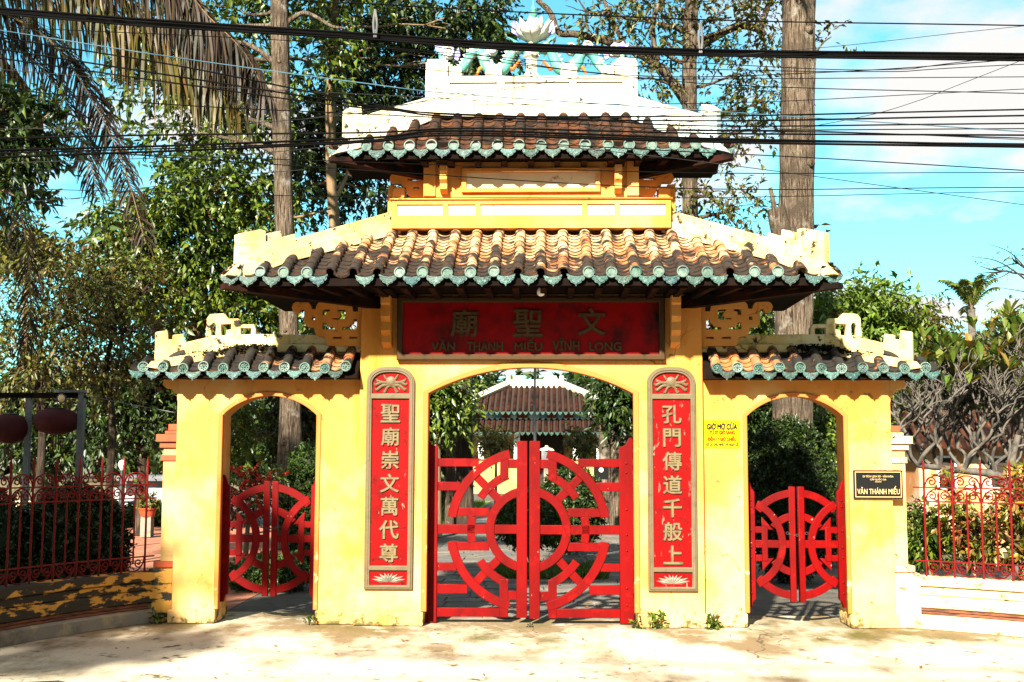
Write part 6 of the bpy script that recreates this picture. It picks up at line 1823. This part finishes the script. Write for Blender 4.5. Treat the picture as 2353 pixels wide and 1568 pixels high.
cable([(0, 433), (781, 452), (1571, 455), (2353, 440)], 1.8, 'thin cable along the parapet of the main roof')
cable([(900, 300), (1562, 366), (2353, 471)], 1.9, 'thin wire sloping down to the right edge below the clouds', m_cable_grey)
cable([(1000, 318), (1562, 348), (1865, 363), (2353, 392)], 2.6, 'slack cable right of the upper roof')
cable([(860, 108), (1190, 148), (1562, 188), (1865, 203), (2353, 215)], 2.2, 'cable crossing in front of the ridge dragons to the right')
cable([(980, 104), (1300, 160), (1562, 177), (1865, 168), (2100, 155), (2345, 136)], 2.2, 'thin cable rising to the bundle at the right')
cable([(860, 150), (1200, 176), (1562, 182), (2353, 177)], 2.0, 'thin cable level with the ridge wall')
cable([(1700, 318), (1950, 275), (2100, 235), (2345, 140)], 1.6, 'fine wire rising steeply towards the upper right', m_cable_grey)
cable([(700, 274), (781, 262), (1120, 212), (1453, 158)], 1.6, 'fine wire rising across the white ridge', m_cable_grey)
cable([(0, 297), (370, 292), (790, 265), (1100, 205)], 1.6, 'fine wire rising from the left behind the palm', m_cable_grey)
cable([(1700, 126), (1950, 104), (2200, 76), (2353, 60)], 1.4, 'fine wire rising to the top cable at the right', m_cable_grey)
cable([(0, 468), (180, 455), (480, 410), (700, 390)], 1.6, 'fine wire below the dark leafy tree at the left', m_cable_grey)
cable([(185, 905), (260, 922), (400, 948)], 1.8, 'thin pale line from the lantern frame to the left wall', m_grey_metal, Y=.6)
cable([(0, 160), (500, 200), (1100, 232), (1700, 290), (2353, 322)], 1.6, 'fine wire crossing the upper roof hips from left to right', m_cable_grey)
cable([(0, 62), (700, 96), (1400, 150), (2000, 165), (2353, 148)], 2.0, 'thin cable sagging just under the thick bundle')
cable([(1100, 240), (1700, 236), (2353, 205)], 1.8, 'thin cable level above the right cloud')
cable([(1250, 118), (1700, 150), (2050, 160), (2353, 126)], 2.0, 'slack loop of cable hanging from the bundle at the right')
cable([(0, 376), (600, 352), (1150, 290), (1700, 255)], 1.8, 'thin cable rising from the left edge over the upper roof', m_cable_grey)
cable([(1500, 300), (1900, 304), (2353, 318)], 3.0, 'black cable just above the two thick cables at the right')
# wire hangers clamping the bundle
for i, (u, v0, v1) in enumerate(((862, 22, 86), (1610, 52, 122))):
    mb = MB()
    for du in (-4, 4):
        mb.tube(smooth_path([P(u, v0, -6.9), P(u + du, (v0 + v1) / 2, -6.9), P(u + du * .4, v1, -6.9)], 5), .004, 5)
    tag(mb.build('cable_hanger', m_grey_metal), 'wire hanger holding the bundle ' + ('left' if i == 0 else 'right') + ' of the top ornament', 'hanger', 'wire hangers on the cable bundle')

# ================================================================== SMALL THINGS ON THE GROUND
def fallen(n, area, seed, size=.035):
    g = np.random.default_rng(seed); mb = MB()
    for _ in range(n):
        x, y_ = g.uniform(*area[:2]), g.uniform(*area[2:]); a = g.uniform(0, 6.3); L = size * g.uniform(.5, 1.5)
        d = Vector((math.cos(a), math.sin(a), 0)); s = Vector((-d.y, d.x, 0)) * .35; c = Vector((x, y_, .006))
        mb.add([c, c + d * L * .5 + s * L + Vector((0, 0, .012 * g.random())), c + d * L * 1.1 + Vector((0, 0, .015 * g.random())), c + d * L * .5 - s * L], [(0, 1, 2), (0, 2, 3)])
    return mb
tag(fallen(90, (-4.6, 4.8, -2.9, -.15), 5).build('fallen_leaves', m_leaf_dry), 'dry leaves scattered over the forecourt', None, None, 'stuff')
tag(fallen(400, (-1.7, 1.9, .9, 12), 6, .05).build('fallen_leaves', m_leaf_dry), 'dry leaves scattered over the garden path', None, None, 'stuff')
for i, (u, v, n, h, lab) in enumerate(((1506, 1428, 16, .16, 'small yellow-green weed at the foot of the right pier'), (1632, 1436, 20, .12, 'dark green weed between the right pier and the wing wall'), (1460, 1440, 8, .06, 'tiny weed at the right foot of the big gate'), (720, 1402, 7, .1, 'small weed by the left gate jamb'), (372, 1400, 9, .14, 'creeping weed on the low wall beside the left post'))):
    Yw = -.07 if i < 3 else (-.02 if i == 3 else .0)
    g0 = G(u, Yw); t = thing('weed', lab, 'weed', 'weeds along the gateway foot', loc=tuple(g0))
    link('leaves', leaves_mesh('leaves', [((0, 0, h * .55), (h * .35, .03, h * .5))], n, 4, .04, .05, .035, m_leaf_lime if i == 0 else m_leaf, .1, .6, 140 + i), t)
    mb = MB()
    for k in range(4): limb(mb, (0, 0, 0), (random.uniform(-.4, .4) * h, random.uniform(-.02, .02), h * random.uniform(.6, 1)), .003, .002, .1, 4, 4)
    mb.build('stem', m_leaf_core, t)
